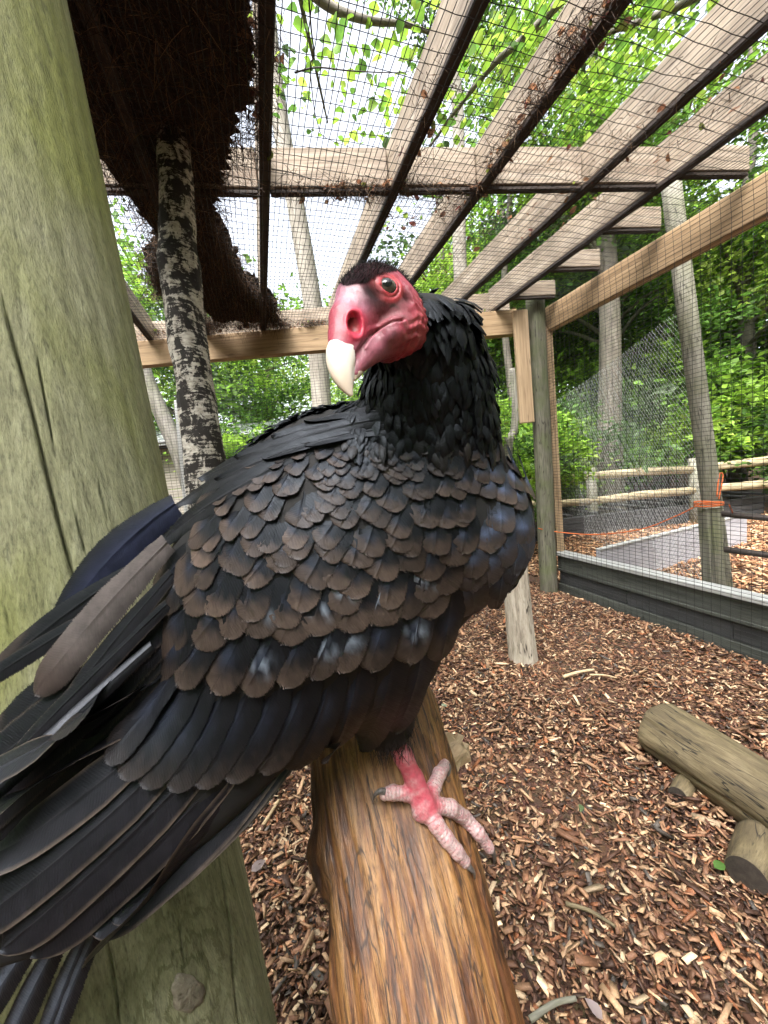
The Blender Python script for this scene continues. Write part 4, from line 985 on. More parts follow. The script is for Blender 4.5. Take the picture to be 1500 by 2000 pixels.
# ------------------------------------------------------------------ the vulture (built in the camera-aligned frame, then turned into world space)
def to_cam(p):
    q = np.asarray(p, float) - CP; return np.stack([q @ CR, q @ CU, q @ fwd], -1)
def norm(v): return v / np.linalg.norm(v)
def smin(a, b, k):
    h = np.clip(.5 + .5 * (b - a) / k, 0, 1); return b + (a - b) * h - k * h * (1 - h)
def ell(X, c, ax, r):
    q = (X - c) @ np.asarray(ax).T; q1 = q / r; k0 = np.linalg.norm(q1, axis=-1); k1 = np.linalg.norm(q1 / r, axis=-1) + 1e-9
    return k0 * (k0 - 1) / k1
def chain(X, pts, rad, rings=None):
    """tapered capsules along a polyline; rings=(period, amp) adds scale rings"""
    best = None; L = 0.0
    pts = [np.asarray(p, float) for p in pts]
    for i in range(len(pts) - 1):
        a, b = pts[i], pts[i + 1]; ab = b - a; l = np.linalg.norm(ab)
        t_ = np.clip(((X - a) @ ab) / (l * l), 0, 1)
        d = np.linalg.norm(X - a - t_[..., None] * ab, axis=-1) - (rad[i] + (rad[i + 1] - rad[i]) * t_)
        if rings is not None: d = d - rings[1] * np.abs(np.sin((L + t_ * l) / rings[0] * PI)) ** .6
        best = d if best is None else smin(best, d, max(min(rad) * .5, 1e-5)); L += l
    return best
def surface_nets(fn, lo, hi, h):
    lo = np.asarray(lo, float); n = np.ceil((np.asarray(hi) - lo) / h).astype(int) + 1
    ax = [lo[i] + h * np.arange(n[i]) for i in range(3)]
    V = np.empty(tuple(n), np.float32)
    for i in range(0, n[0], 24):
        X = np.stack(np.meshgrid(ax[0][i:i + 24], ax[1], ax[2], indexing='ij'), -1); V[i:i + 24] = fn(X)
    S = V < 0
    c = np.zeros(tuple(n - 1), np.int8)
    for dx in (0, 1):
        for dy in (0, 1):
            for dz in (0, 1): c += S[dx:n[0] - 1 + dx, dy:n[1] - 1 + dy, dz:n[2] - 1 + dz]
    act = np.argwhere((c > 0) & (c < 8)); idx = -np.ones(tuple(n - 1), np.int64); idx[tuple(act.T)] = np.arange(len(act))
    acc = np.zeros((len(act), 3)); cnt = np.zeros(len(act))
    cor = [(0, 0, 0), (1, 0, 0), (0, 1, 0), (1, 1, 0), (0, 0, 1), (1, 0, 1), (0, 1, 1), (1, 1, 1)]
    for a in range(8):
        for d in range(3):
            if cor[a][d]: continue
            b = list(cor[a]); b[d] = 1
            va = V[tuple((act + cor[a]).T)]; vb = V[tuple((act + b).T)]; m = (va < 0) != (vb < 0)
            t_ = np.where(m, va / np.where(m, va - vb, 1), 0)
            p = np.array(cor[a], float)[None] + np.zeros((len(act), 3)); p[:, d] += t_
            acc[m] += p[m]; cnt[m] += 1
    verts = lo + h * (act + acc / cnt[:, None])
    Fs = []
    for d in range(3):
        e1, e2 = [(1, 2), (2, 0), (0, 1)][d]
        sl = [slice(None)] * 3; sl[d] = slice(0, n[d] - 1); sh_ = [slice(None)] * 3; sh_[d] = slice(1, n[d])
        A, B = S[tuple(sl)], S[tuple(sh_)]; ed = np.argwhere(A != B)
        ok = (ed[:, e1] > 0) & (ed[:, e2] > 0) & (ed[:, e1] < n[e1] - 1) & (ed[:, e2] < n[e2] - 1); ed = ed[ok]
        o1 = np.zeros(3, int); o1[e1] = 1; o2 = np.zeros(3, int); o2[e2] = 1
        q = np.stack([idx[tuple((ed - o1 - o2).T)], idx[tuple((ed - o2).T)], idx[tuple(ed.T)], idx[tuple((ed - o1).T)]], 1)
        fl_ = A[tuple(ed.T)]; q[~fl_] = q[~fl_][:, ::-1]; Fs.append(q)
    return verts, np.vstack(Fs)
def hash_noise(X, s, seed=0):
    """cheap smooth 3D noise from sines"""
    r = np.random.default_rng(seed); out = 0
    for k in range(5):
        w_ = r.normal(size=3); w_ = w_ / np.linalg.norm(w_) * s * (1 + .5 * k); out = out + np.sin(X @ w_ + r.uniform(0, 6.28) + 1.7 * np.sin(X @ (r.normal(size=3) * s * .5))) / (1 + .35 * k)
    return out / 2.6

# ---- body
AXD = norm(P(0, 1850, .275) - P(640, 1270, .335))                  # towards the wing tips
Zc = np.array([0, 0, 1.0])
tor_ax = norm(P(420, 1390, .40) - P(900, 860, .42)); tor_n = norm(Zc - tor_ax * (Zc @ tor_ax)); tor_p = np.cross(tor_n, tor_ax)
wing_n = norm(Zc - AXD * (Zc @ AXD)); wing_p = np.cross(wing_n, AXD)
def body_sdf(X):
    d = ell(X, P(640, 1112, .415), (tor_ax, tor_p, tor_n), np.array([.195, .148, .102]))
    d = smin(d, ell(X, P(888, 1038, .42), (tor_ax, tor_p, tor_n), np.array([.074, .082, .08])), .03)
    d = smin(d, ell(X, P(922, 988, .405), np.eye(3), np.array([.052, .050, .050])), .03)
    d = smin(d, ell(X, P(395, 1470, .345), (AXD, wing_p, wing_n), np.array([.212, .062, .021])), .03)
    d = smin(d, chain(X, [P(795, 640, .315), P(838, 668, .335), P(838, 760, .368), P(840, 860, .395), P(800, 1000, .41)], [.026, .034, .055, .066, .08]), .025)
    d = smin(d, chain(X, [P(740, 1300, .43), P(752, 1400, .435), P(759, 1424, .434)], [.06, .034, .011]), .03)
    return d
def sdf_normal(X, fn, e=.002):
    g_ = np.stack([fn(X + np.array(v_) * e) - fn(X - np.array(v_) * e) for v_ in ((1, 0, 0), (0, 1, 0), (0, 0, 1))], -1)
    return g_ / (np.linalg.norm(g_, axis=-1, keepdims=True) + 1e-9)
def cast(uv):
    uv = np.asarray(uv, float); D = np.stack([(uv[..., 0] - 750) / FPX, (1000 - uv[..., 1]) / FPX, np.ones(uv.shape[:-1])], -1); D /= np.linalg.norm(D, axis=-1, keepdims=True)
    t_ = np.full(uv.shape[:-1], .18); bt_ = t_.copy(); bd_ = np.full(uv.shape[:-1], 9.0)
    for _ in range(70):
        d = body_sdf(D * t_[..., None]); m = d < bd_; bt_[m] = t_[m]; bd_[m] = d[m]
        t_ = np.clip(t_ + np.where(np.abs(d) < 2e-4, 0, np.maximum(d * .8, 3e-4)), 0, .62)
    X = D * bt_[..., None]; return X, sdf_normal(X, body_sdf)

# ---- head (millimetres in the head's own frame: forward, up, left)
HF_ = norm(np.array([-.66, -.57, -.48])); HL = norm(np.array([0, 0, -1.0]) - HF_ * (-HF_[2])); HU = -np.cross(HF_, HL)
HO = P(757, 563, .262) - .001 * (8 * HF_ + 5 * HU + 17 * HL)
def head_to_cam(Y): return HO + .001 * (Y[..., 0:1] * HF_ + Y[..., 1:2] * HU + Y[..., 2:3] * HL)
def chain2(f, u, l, pts, ls, k=4.0):
    X = np.stack([f, u, l / ls], -1); return chain(X, [np.array([p[0], p[1], 0.0]) for p in pts], [p[2] for p in pts])
NOS_A = norm(np.array([.62, -.78])); 
def nostril_q(f, u):
    a = (f - 44.5) * NOS_A[0] + (u + 3.6) * NOS_A[1]; b = -(f - 44.5) * NOS_A[1] + (u + 3.6) * NOS_A[0]
    return np.sqrt((a / 9.0) ** 2 + (b / 5.6) ** 2)
def poly_dist(f, u, pts):
    best = np.full(f.shape, 1e9)
    for (x0, y0), (x1, y1) in zip(pts[:-1], pts[1:]):
        t_ = np.clip(((f - x0) * (x1 - x0) + (u - y0) * (y1 - y0)) / ((x1 - x0) ** 2 + (y1 - y0) ** 2), 0, 1)
        best = np.minimum(best, np.hypot(f - x0 - t_ * (x1 - x0), u - y0 - t_ * (y1 - y0)))
    return best
GAPE = [(57, -20), (46, -16), (38, -13), (30, -12.5), (22, -16), (17, -19)]
EYE = np.array([8.0, 5.0, 14.2]); EAX = norm(np.array([.30, .12, 1.0]))
def head_sdf(X):
    f, u, l = X[..., 0], X[..., 1], X[..., 2]; al = np.abs(l); Xa = np.stack([f, u, al], -1)
    d = ell(X, np.array([3, 10, 0.]), np.eye(3), np.array([30, 27.5, 19.0]))
    d = smin(d, ell(Xa, np.array([11, 8, 12.]), np.eye(3), np.array([15, 14, 8.0])), 6)
    d = smin(d, chain2(f, u, l, [(20, 10, 20), (36, 3, 15.5), (48, -5, 12.4), (57, -11, 10.4)], .70), 6)
    d = smin(d, chain2(f, u, l, [(4, -12, 19), (22, -18, 11.5), (42, -21, 7.6), (57, -25, 4.6), (63, -28, 3.0)], .86), 4)
    d = smin(d, chain2(f, u, l, [(-2, -6, 19), (5, -17, 17.5)], .92), 8)
    d = smin(d, ell(Xa, np.array([18, -21, 8.]), np.eye(3), np.array([14, 9, 9.0])), 5)
    # brow ridge over the eye
    d = smin(d, chain(Xa, [np.array([22, 15, 11.]), np.array([10, 17, 15.]), np.array([-4, 10, 17.])], [2.0, 2.6, 2.0]), 3)
    # eye: socket, two lid rings
    q = Xa - EYE; h = q @ EAX; rr = np.linalg.norm(q - h[..., None] * EAX, axis=-1)
    d = np.maximum(d, -(np.linalg.norm(q, axis=-1) - 8.1))
    d = smin(d, np.hypot(rr - 6.9, h - 3.8) - 1.25, .9)
    d = smin(d, np.hypot(rr - 9.8, h - 2.4) - 1.1, 1.6)
    d = d + .45 * np.exp(-((rr - 8.4) / .6) ** 2) * (h > -1)
    # dark hollow in front of the eye
    d = d + 3.0 * np.exp(-(((f - 20.5) / 3.6) ** 2 + ((u - 9.0) / 8.0) ** 2)) * (al > 4)
    # nostril
    nq = nostril_q(f, u)
    d = d - 1.3 * np.exp(-((nq - 1.12) / .16) ** 2) * (al > 2)
    hole = np.maximum(nq - .95, 0) * 5.5
    dn = np.maximum(ell(Xa, np.array([44.5, -3.6, 12.0]), np.array([[NOS_A[0], NOS_A[1], 0], [-NOS_A[1], NOS_A[0], 0], [0, 0, 1]]), np.array([8.4, 5.1, 7.6])), -1e9)
    d = np.maximum(d, -dn)
    d = smin(d, ell(Xa, np.array([49, -8.5, 5.5]), np.eye(3), np.array([4.5, 3.2, 3.2])), 1.5)
    # gape line and cheek folds
    pdist = poly_dist(f, u, GAPE); d = d + 1.5 * np.exp(-(pdist / 1.0) ** 2) * (al > 5)
    d = d - .7 * np.exp(-((pdist - 2.4) / 1.3) ** 2) * (al > 6)
    for off, am in ((7, .5), (12, .45), (17, .4)):
        d = d + am * np.exp(-((poly_dist(f, u, [(26 - off * .8, -12 - off), (8 - off * .5, -16 - off * .6), (-2, -6 - off * .4)])) / .9) ** 2) * (al > 6)
    # ear
    d = d + 2.6 * np.exp(-(((f - 1.5) / 2.6) ** 2 + ((u + 7.5) / 3.8) ** 2)) * (al > 8)
    d = smin(d, chain(Xa, [np.array([-6, 6, 18.]), np.array([-5, -3, 19.]), np.array([-2, -13, 18.])], [1.0, 1.4, 1.0]), 2)
    # wrinkled throat, fine skin
    wr_ = np.clip((-.55 * f - u - 8) / 18, 0, 1)
    d = d + wr_ * (.75 * np.sin((u * .9 - f * .5) * .95 + 2.2 * np.sin(f * .21 + al * .3)) + .4 * np.sin(f * 1.1 + u * .6 + 2 * np.sin(u * .5)))
    d = d + .16 * hash_noise(X, .85, 3) + .10 * hash_noise(X, 1.9, 4)
    return d
vh, fh = surface_nets(head_sdf, (-52, -62, -30), (72, 44, 30), .95)
f, u, l = vh[:, 0], vh[:, 1], vh[:, 2]; al = np.abs(l)
def ss(x, a, b): t_ = np.clip((x - a) / (b - a), 0, 1); return t_ * t_ * (3 - 2 * t_)
def blend(c, col, m): return c * (1 - m[:, None]) + np.array(col) * m[:, None]
no = hash_noise(vh, .45, 8); nf = hash_noise(vh, 1.3, 9); nv = hash_noise(vh, 2.2, 10)
hc = np.tile(np.array([.36, .050, .085]), (len(vh), 1))
hc = blend(hc, (.36, .15, .22), ss(f, 12, 26) * ss(u, -6, 4) * (1 - ss(f, 36, 46)) * .85)           # lilac forehead
hc = blend(hc, (.62, .40, .46), np.exp(-((f - 30) / 6) ** 2 - ((u - 16) / 7) ** 2) * .35)  # pale highlight painted onto the forehead skin
hc = blend(hc, (.52, .032, .075), np.exp(-((nostril_q(f, u) - 1.0) / .55) ** 2))                     # hot red round the nostril
mott = ss(no + .5 * nf, -.5, .7)
hc = blend(hc, (.085, .045, .045), np.exp(-((f - 13) / 15) ** 2 - ((u + 6) / 8.5) ** 2) * np.clip(.75 + .5 * mott, 0, 1) * (al > 6))   # sooty cheek below the eye
hc = blend(hc, (.29, .105, .145), ss(f, 18, 30) * (1 - ss(u, -16, -11)) * .75)                         # mauve jaw
hc = blend(hc, (.10, .05, .055), ss(f, 0, 12) * (1 - ss(f, 24, 34)) * (1 - ss(u, -19, -12)) * mott * .8)
hc = blend(hc, (.10, .045, .04), np.exp(-((pd_ := poly_dist(f, u, GAPE)) / 1.0) ** 2) * (al > 5) * .8)
thr = np.clip((-.55 * f - u - 8) / 14, 0, 1); hc = blend(hc, (.42, .062, .080), thr * (.55 + .45 * ss(nf, -.6, .4)))
hc = blend(hc, (.16, .05, .055), thr * ss(nf + .4 * nv, .1, .9) * .6)
q = np.stack([f, u, al], -1) - EYE; hq = q @ EAX; rr = np.linalg.norm(q - hq[:, None] * EAX, axis=-1)
hc = blend(hc, (.52, .055, .070), (1 - ss(rr, 10.5, 13)) * (al > 6) * (.75 + .25 * ss(nf, -.5, .5)))
hc = blend(hc, (.50, .060, .080), np.exp(-((f - 8) / 14) ** 2 - ((u - 17.5) / 4.5) ** 2) * (al > 5) * .9)
hc = blend(hc, (.20, .03, .03), np.exp(-((rr - 8.4) / .55) ** 2) * (al > 6) * .7)
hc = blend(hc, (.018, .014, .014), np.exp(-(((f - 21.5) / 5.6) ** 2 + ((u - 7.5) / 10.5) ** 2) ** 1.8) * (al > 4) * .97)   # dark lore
crown = ss(u + 1.15 * al + 1.2 * no, 31.5, 34.5) * ss(u, 10, 15) * (1 - ss(f - .5 * al, 22, 27))
crown = np.maximum(crown, ss(-f + .1 * u, 12, 16) * ss(u, -16, -8))
hc = blend(hc, (.007, .006, .007), crown * .97)
hc = blend(hc, (.05, .02, .02), np.exp(-(((f - 1.5) / 3.2) ** 2 + ((u + 7.5) / 4.4) ** 2)) * (al > 8) * .85)
inner = ((nostril_q(f, u) < .9) & (al < 8.0)).astype(float); hc = blend(hc, (.36, .05, .05), inner * .6)
hc = blend(hc, (.05, .012, .012), inner * ss(u + .35 * f, 13.0, 17.0) * .9)
hc = hc * (1 + .14 * nv + .10 * nf)[:, None]
hc = np.clip(hc, .004, .9)
VH = head_to_cam(vh); fh = fh[:, ::-1]                                # head frame is mirrored against the camera frame

# ---- leg and foot
def LP(u_, v_, r_): return to_cam(log_hit(u_, v_, r_))
toes = {'outer': ([LP(846, 1572, .008), LP(880, 1578, .011), LP(908, 1598, .010), P(934, 1626, LP(905, 1600, .010)[2] - .002), P(955, 1655, LP(905, 1600, .01)[2] - .001)], [.0072, .0076, .0068, .0062, .0050]),
        'middle': ([LP(838, 1582, .008), LP(852, 1610, .010), LP(872, 1638, .0095), LP(893, 1664, .008), LP(908, 1682, .006)], [.0074, .0076, .0068, .0060, .0048]),
        'inner': ([LP(838, 1562, .008), LP(848, 1536, .009), LP(858, 1512, .0095), LP(869, 1494, .008)], [.0070, .0068, .0068, .0056]),
        'hind': ([LP(822, 1560, .008), LP(792, 1550, .010), LP(768, 1548, .0095), LP(752, 1551, .0075)], [.0064, .0062, .0064, .0054])}
ANK = LP(833, 1570, .010)
tars = [ANK, P(808, 1520, ANK[2] + .008), P(788, 1478, .425), P(770, 1440, .43), P(758, 1400, .435)]
def foot_sdf(X):
    d = chain(X, tars, [.0105, .0098, .0098, .0106, .0120])
    for k_, (pt, rd) in toes.items(): d = smin(d, chain(X, pt, rd, (.0036, .0011)), .004)
    d = smin(d, np.linalg.norm(X - (ANK + np.array([-.006, -.006, -.002])), axis=-1) - .0105, .006)
    d = d + .00035 * hash_noise(X, 900, 2) + .0002 * hash_noise(X, 2000, 5)
    return d
allp = np.vstack([np.array(p_) for p_, _ in toes.values()] + [np.array(tars)])
vf_, ff_ = surface_nets(foot_sdf, allp.min(0) - .02, allp.max(0) + .02, .0012)
dt = chain(vf_, tars, [.0] * 5); n1_ = hash_noise(vf_, 260, 12); n2_ = hash_noise(vf_, 1500, 13); n3_ = hash_noise(vf_, 700, 14)
white = ss(dt, .006, .028) * .95 + .25 * ss(n1_, -.2, .8); white = np.clip(white * (.55 + .75 * ss(n2_ + .6 * n3_, -.7, .6)), 0, 1)
fc = np.tile(np.array([.50, .06, .10]), (len(vf_), 1)); fc = blend(fc, (.56, .42, .42), white)
fc = blend(fc, (.17, .09, .085), np.clip(ss(dt, .03, .07) * ss(n3_ + .5 * n1_, .1, .9), 0, 1) * .75)
ringv = np.zeros(len(vf_)); rbest = np.full(len(vf_), 9.0)
for k_, (pt, rd) in toes.items():
    L_ = 0.0
    for a_, b_ in zip(pt[:-1], pt[1:]):
        ab = np.asarray(b_) - np.asarray(a_); l_ = np.linalg.norm(ab); t_ = np.clip(((vf_ - a_) @ ab) / l_ ** 2, 0, 1); d_ = np.linalg.norm(vf_ - a_ - t_[:, None] * ab, axis=1)
        m_ = d_ < rbest; ringv[m_] = np.exp(-(np.sin((L_ + t_[m_] * l_) / .0036 * PI) / .28) ** 2); rbest[m_] = d_[m_]; L_ += l_
fc = blend(fc, (.11, .05, .055), ringv * ss(dt, .010, .02) * (.35 + .5 * ss(n1_, -.6, .5)))
up_ = ss(vf_[:, 1], P(770, 1468, .43)[1], P(770, 1440, .43)[1]); fc = blend(fc, (.20, .03, .05), up_ * .6)

vb, fb_ = surface_nets(body_sdf, (-.42, -.42, .20), (.22, .22, .60), .006)
bc = np.tile(np.array([.004, .004, .005]), (len(vb), 1)) * (1 + .3 * hash_noise(vb, 60, 1))[:, None]

# skin and plumage materials
t = NT('bird_skin'); c = t.attr(); v = t.coord('Object', (1, 1, 1)); n1 = t.noise(v, 900, 3, .7); n2 = t.noise(v, 260, 4, .6)
t.base(t.mix(.5, c, t.ramp(n2, [(.3, .65), (.7, 1.2)]), 'MULTIPLY')); bw = t.n('ShaderNodeRGBToBW'); t.link(c, bw.inputs[0]); t.rough(t.ramp(bw.outputs[0], [(.02, .95), (.11, .38)])); t.link(t.ramp(bw.outputs[0], [(.02, .1), (.11, .5)]), t.b.inputs['Specular IOR Level']); t.nrm(t.bump(t.math('ADD', n1, n2), .4, .0006))
t.b.inputs['Subsurface Weight'].default_value = .12; t.b.inputs['Subsurface Radius'].default_value = (.004, .0015, .001); t.b.inputs['Subsurface Scale'].default_value = 1.0; m_skin = t.m
t = NT('down'); t.base(t.attr()); t.rough(.8); m_down = t.m
def feather_mat():
    t = NT('feather'); c = t.attr()
    tc = t.n('ShaderNodeTexCoord'); sp = t.n('ShaderNodeSeparateXYZ'); t.link(tc.outputs['UV'], sp.inputs[0])
    x = t.math('ABSOLUTE', t.math('SUBTRACT', sp.outputs[0], 0.0)); y = sp.outputs[1]
    ph = t.math('SUBTRACT', t.math('MULTIPLY', y, 2600.0), t.math('MULTIPLY', x, 1500.0))
    vo = t.coord('Object', (1, 1, 1)); nz_ = t.noise(vo, 140, 4, .6); ph = t.math('ADD', ph, t.math('MULTIPLY', nz_, 5.0))
    wv = t.math('MULTIPLY', t.math('ADD', t.math('SINE', ph), 1.0), .5)
    # split barbs: broader noise along the barb direction
    cmb = t.n('ShaderNodeCombineXYZ'); t.link(t.math('SUBTRACT', t.math('MULTIPLY', y, 520.0), t.math('MULTIPLY', x, 420.0)), cmb.inputs[0]); t.link(t.math('MULTIPLY', x, 60.0), cmb.inputs[1]); t.link(t.math('MULTIPLY', nz_, 1.0), cmb.inputs[2])
    nb_ = t.noise(cmb.outputs[0], 1.0, 5, .65)
    col = t.mix(.75, c, t.ramp(nb_, [(.25, .7), (.5, .98), (.8, 1.25)]), 'MULTIPLY')
    col = t.mix(.25, col, t.ramp(nz_, [(.3, .5), (.7, 1.4)]), 'MULTIPLY')
    big = t.noise(vo, 38, 4, .6); col = t.mix(.55, col, t.ramp(big, [(.30, .35), (.5, .95), (.7, 1.35)]), 'MULTIPLY')
    t.base(col); t.rough(t.ramp(nb_, [(.3, .40), (.7, .62)])); t.b.inputs['Specular IOR Level'].default_value = .30
    t.b.inputs['Specular Tint'].default_value = (.72, .84, 1.0, 1)
    t.nrm(t.bump(t.math('ADD', t.math('MULTIPLY', wv, .15), t.math('MULTIPLY', nb_, .9)), .28, .0009))
    al_ = t.n('ShaderNodeVertexColor'); al_.layer_name = 'Col'
    cm2 = t.n('ShaderNodeCombineXYZ'); t.link(t.math('SUBTRACT', t.math('MULTIPLY', y, 1500.0), t.math('MULTIPLY', x, 900.0)), cm2.inputs[0]); t.link(t.math('MULTIPLY', x, 150.0), cm2.inputs[1])
    nf_ = t.noise(cm2.outputs[0], 1.0, 3, .7); a_ = t.math('ADD', t.math('MULTIPLY', al_.outputs['Alpha'], 1.5), t.math('SUBTRACT', t.math('MULTIPLY', nf_, 1.5), .88))
    t.link(t.ramp(a_, [(.0, 0.0), (.06, 1.0)]), t.b.inputs['Alpha'])
    return t.m
m_feather = feather_mat()

vt = empty('vulture', tuple(to_world(ANK)))
tag(vt, 'red headed black vulture perched on the polished log looking back over its wing', 'vulture')
VA = to_world(np.vstack([vb, VH, vf_])); FA = np.vstack([fb_, fh + len(vb), ff_ + len(vb) + len(VH)]); CA = np.vstack([bc, hc, fc])
me = mesh_np('body', VA, FA, CA)
mi = np.concatenate([np.zeros(len(fb_), np.int32), np.ones(len(fh) + len(ff_), np.int32)]); 
bo = link('body', me, [m_down, m_skin], vt, True); me.polygons.foreach_set('material_index', mi)

# ---- beak
BEAK_N = [tuple(q_) for q_ in smooth_path([(52, -9, 11.4), (60, -13, 10.8), (66.5, -18.5, 9.4), (71.2, -25, 7.3), (74.4, -31.5, 4.6), (76.2, -38, 1.6)], 18)]
def beak_sdf(X):
    f, u, l = X[..., 0], X[..., 1], X[..., 2]
    d = chain2(f, u, l, BEAK_N, .66)
    d = np.maximum(d, -(f - 52.0 + .42 * (u + 8) - 2.2 * np.exp(-(l / 5) ** 2) + .12 * np.abs(l)))
    d = d + .35 * np.exp(-((poly_dist(f, u, [(57, -23), (63, -25), (68, -30)])) / 0.8) ** 2) * (np.abs(l) > 2.5)
    return d + .06 * hash_noise(X, .5, 6)
vk, fk = surface_nets(beak_sdf, (46, -46, -12), (84, 8, 12), .7)
nk = hash_noise(vk, .22, 3); kc = np.tile(np.array([.80, .74, .68]), (len(vk), 1)); kc = blend(kc, (.72, .57, .44), np.clip(ss(vk[:, 0], 66, 76) * .6 + .2 * nk, 0, 1)); kc = blend(kc, (.42, .28, .18), ss(nk + hash_noise(vk, 1.1, 4) * .5, .75, 1.3) * .5)
t = NT('beak_horn'); t.base(t.attr()); t.rough(.36); t.b.inputs['Subsurface Weight'].default_value = .15; t.b.inputs['Subsurface Radius'].default_value = (.003, .002, .0015); t.b.inputs['Subsurface Scale'].default_value = 1.0
nn_ = t.noise(t.coord('Object', (1, 1, 1)), 400, 4, .6); t.nrm(t.bump(nn_, .12, .0006)); m_beak = t.m
bk = link('beak', mesh_np('beak', to_world(head_to_cam(vk)), fk[:, ::-1], kc), m_beak, vt, True); bk['label'] = 'hooked ivory white beak'
def lower_sdf(X): return chain2(X[..., 0], X[..., 1], X[..., 2], [(54, -25, 4.0), (61, -28, 3.2), (66, -30.5, 1.5)], .8)
vk2, fk2 = surface_nets(lower_sdf, (48, -40, -7), (74, -18, 7), .7)
link('lower_beak', mesh_np('lower_beak', to_world(head_to_cam(vk2)), fk2[:, ::-1], np.tile(np.array([.52, .42, .33]), (len(vk2), 1))), m_beak, vt, True)

# ---- eyes: ball with iris and pupil by its own axis
t = NT('eye_ball'); tc = t.n('ShaderNodeTexCoord'); sp = t.n('ShaderNodeSeparateXYZ'); t.link(tc.outputs['Object'], sp.inputs[0])
rad_ = t.math('SQRT', t.math('ADD', t.math('POWER', sp.outputs[0], 2.0), t.math('POWER', sp.outputs[1], 2.0)))
ir = t.ramp(t.math('MULTIPLY', rad_, 1.0), [(.0, (.003, .003, .004)), (.40, (.003, .003, .004)), (.44, (.075, .065, .05)), (.60, (.12, .105, .085)), (.70, (.10, .08, .07)), (.74, (.03, .02, .02))])
nz_ = t.noise(t.coord('Object', (1, 1, 1)), 9, 3, .6); t.base(t.mix(.3, ir, t.ramp(nz_, [(.3, .6), (.7, 1.3)]), 'MULTIPLY')); t.rough(.03); t.b.inputs['Specular IOR Level'].default_value = .45; t.b.inputs['Coat Weight'].default_value = .2; t.b.inputs['Coat Roughness'].default_value = .01; m_eye = t.m
for sg in (1, -1):
    bm = bmesh.new(); bmesh.ops.create_uvsphere(bm, u_segments=40, v_segments=28, radius=1.0)
    for vv in bm.verts:
        if vv.co.z > .72: vv.co.z += .10 * (vv.co.z - .72) / .28
    e = link('eye', bm_mesh('eye', bm), m_eye, vt, True)
    c_ = to_world(head_to_cam(np.array([[EYE[0], EYE[1], sg * EYE[2]]])))[0]; a_ = EAX * np.array([1, 1, sg])
    aw = HF_ * a_[0] + HU * a_[1] + HL * a_[2]; aw = aw[0] * CR + aw[1] * CU + aw[2] * fwd
    qv = Vector(aw).to_track_quat('Z', 'Y'); e.location = c_; e.rotation_euler = qv.to_euler(); e.scale = (.0082,) * 3

# ---- claws
t = NT('claw_horn'); n1 = t.noise(t.coord('Object', (1, 1, 1)), 300, 4, .6); t.base(t.ramp(n1, [(.3, (.05, .045, .045)), (.7, (.20, .18, .17))])); t.rough(.35); m_claw = t.m
def claw(p, ra): tube('claw', to_world(smooth_path(p, 14)), np.linspace(ra, .0006, 14) , m_claw, vt, 10)
dM = toes['middle'][0][-1]; claw([dM + np.array([-.003, .004, .002]), P(915, 1692, dM[2] - .001), P(925, 1704, dM[2] + .001), P(927, 1718, dM[2] + .004)], .0048)
dH = toes['hind'][0][-1]; claw([dH + np.array([.003, 0, .001]), P(744, 1545, dH[2] - .004), P(733, 1552, dH[2] - .004), P(728, 1566, dH[2] + .001)], .0045)
dI = toes['inner'][0][-1]; claw([dI + np.array([.001, .0, .0]), P(877, 1498, dI[2] - .004), P(876, 1512, dI[2] - .006), P(870, 1526, dI[2] - .004)], .0042)
dO = toes['outer'][0][-1]; claw([dO + np.array([-.002, .003, .0]), P(962, 1664, dO[2]), P(966, 1676, dO[2] + .004), P(965, 1686, dO[2] + .008)], .0045)

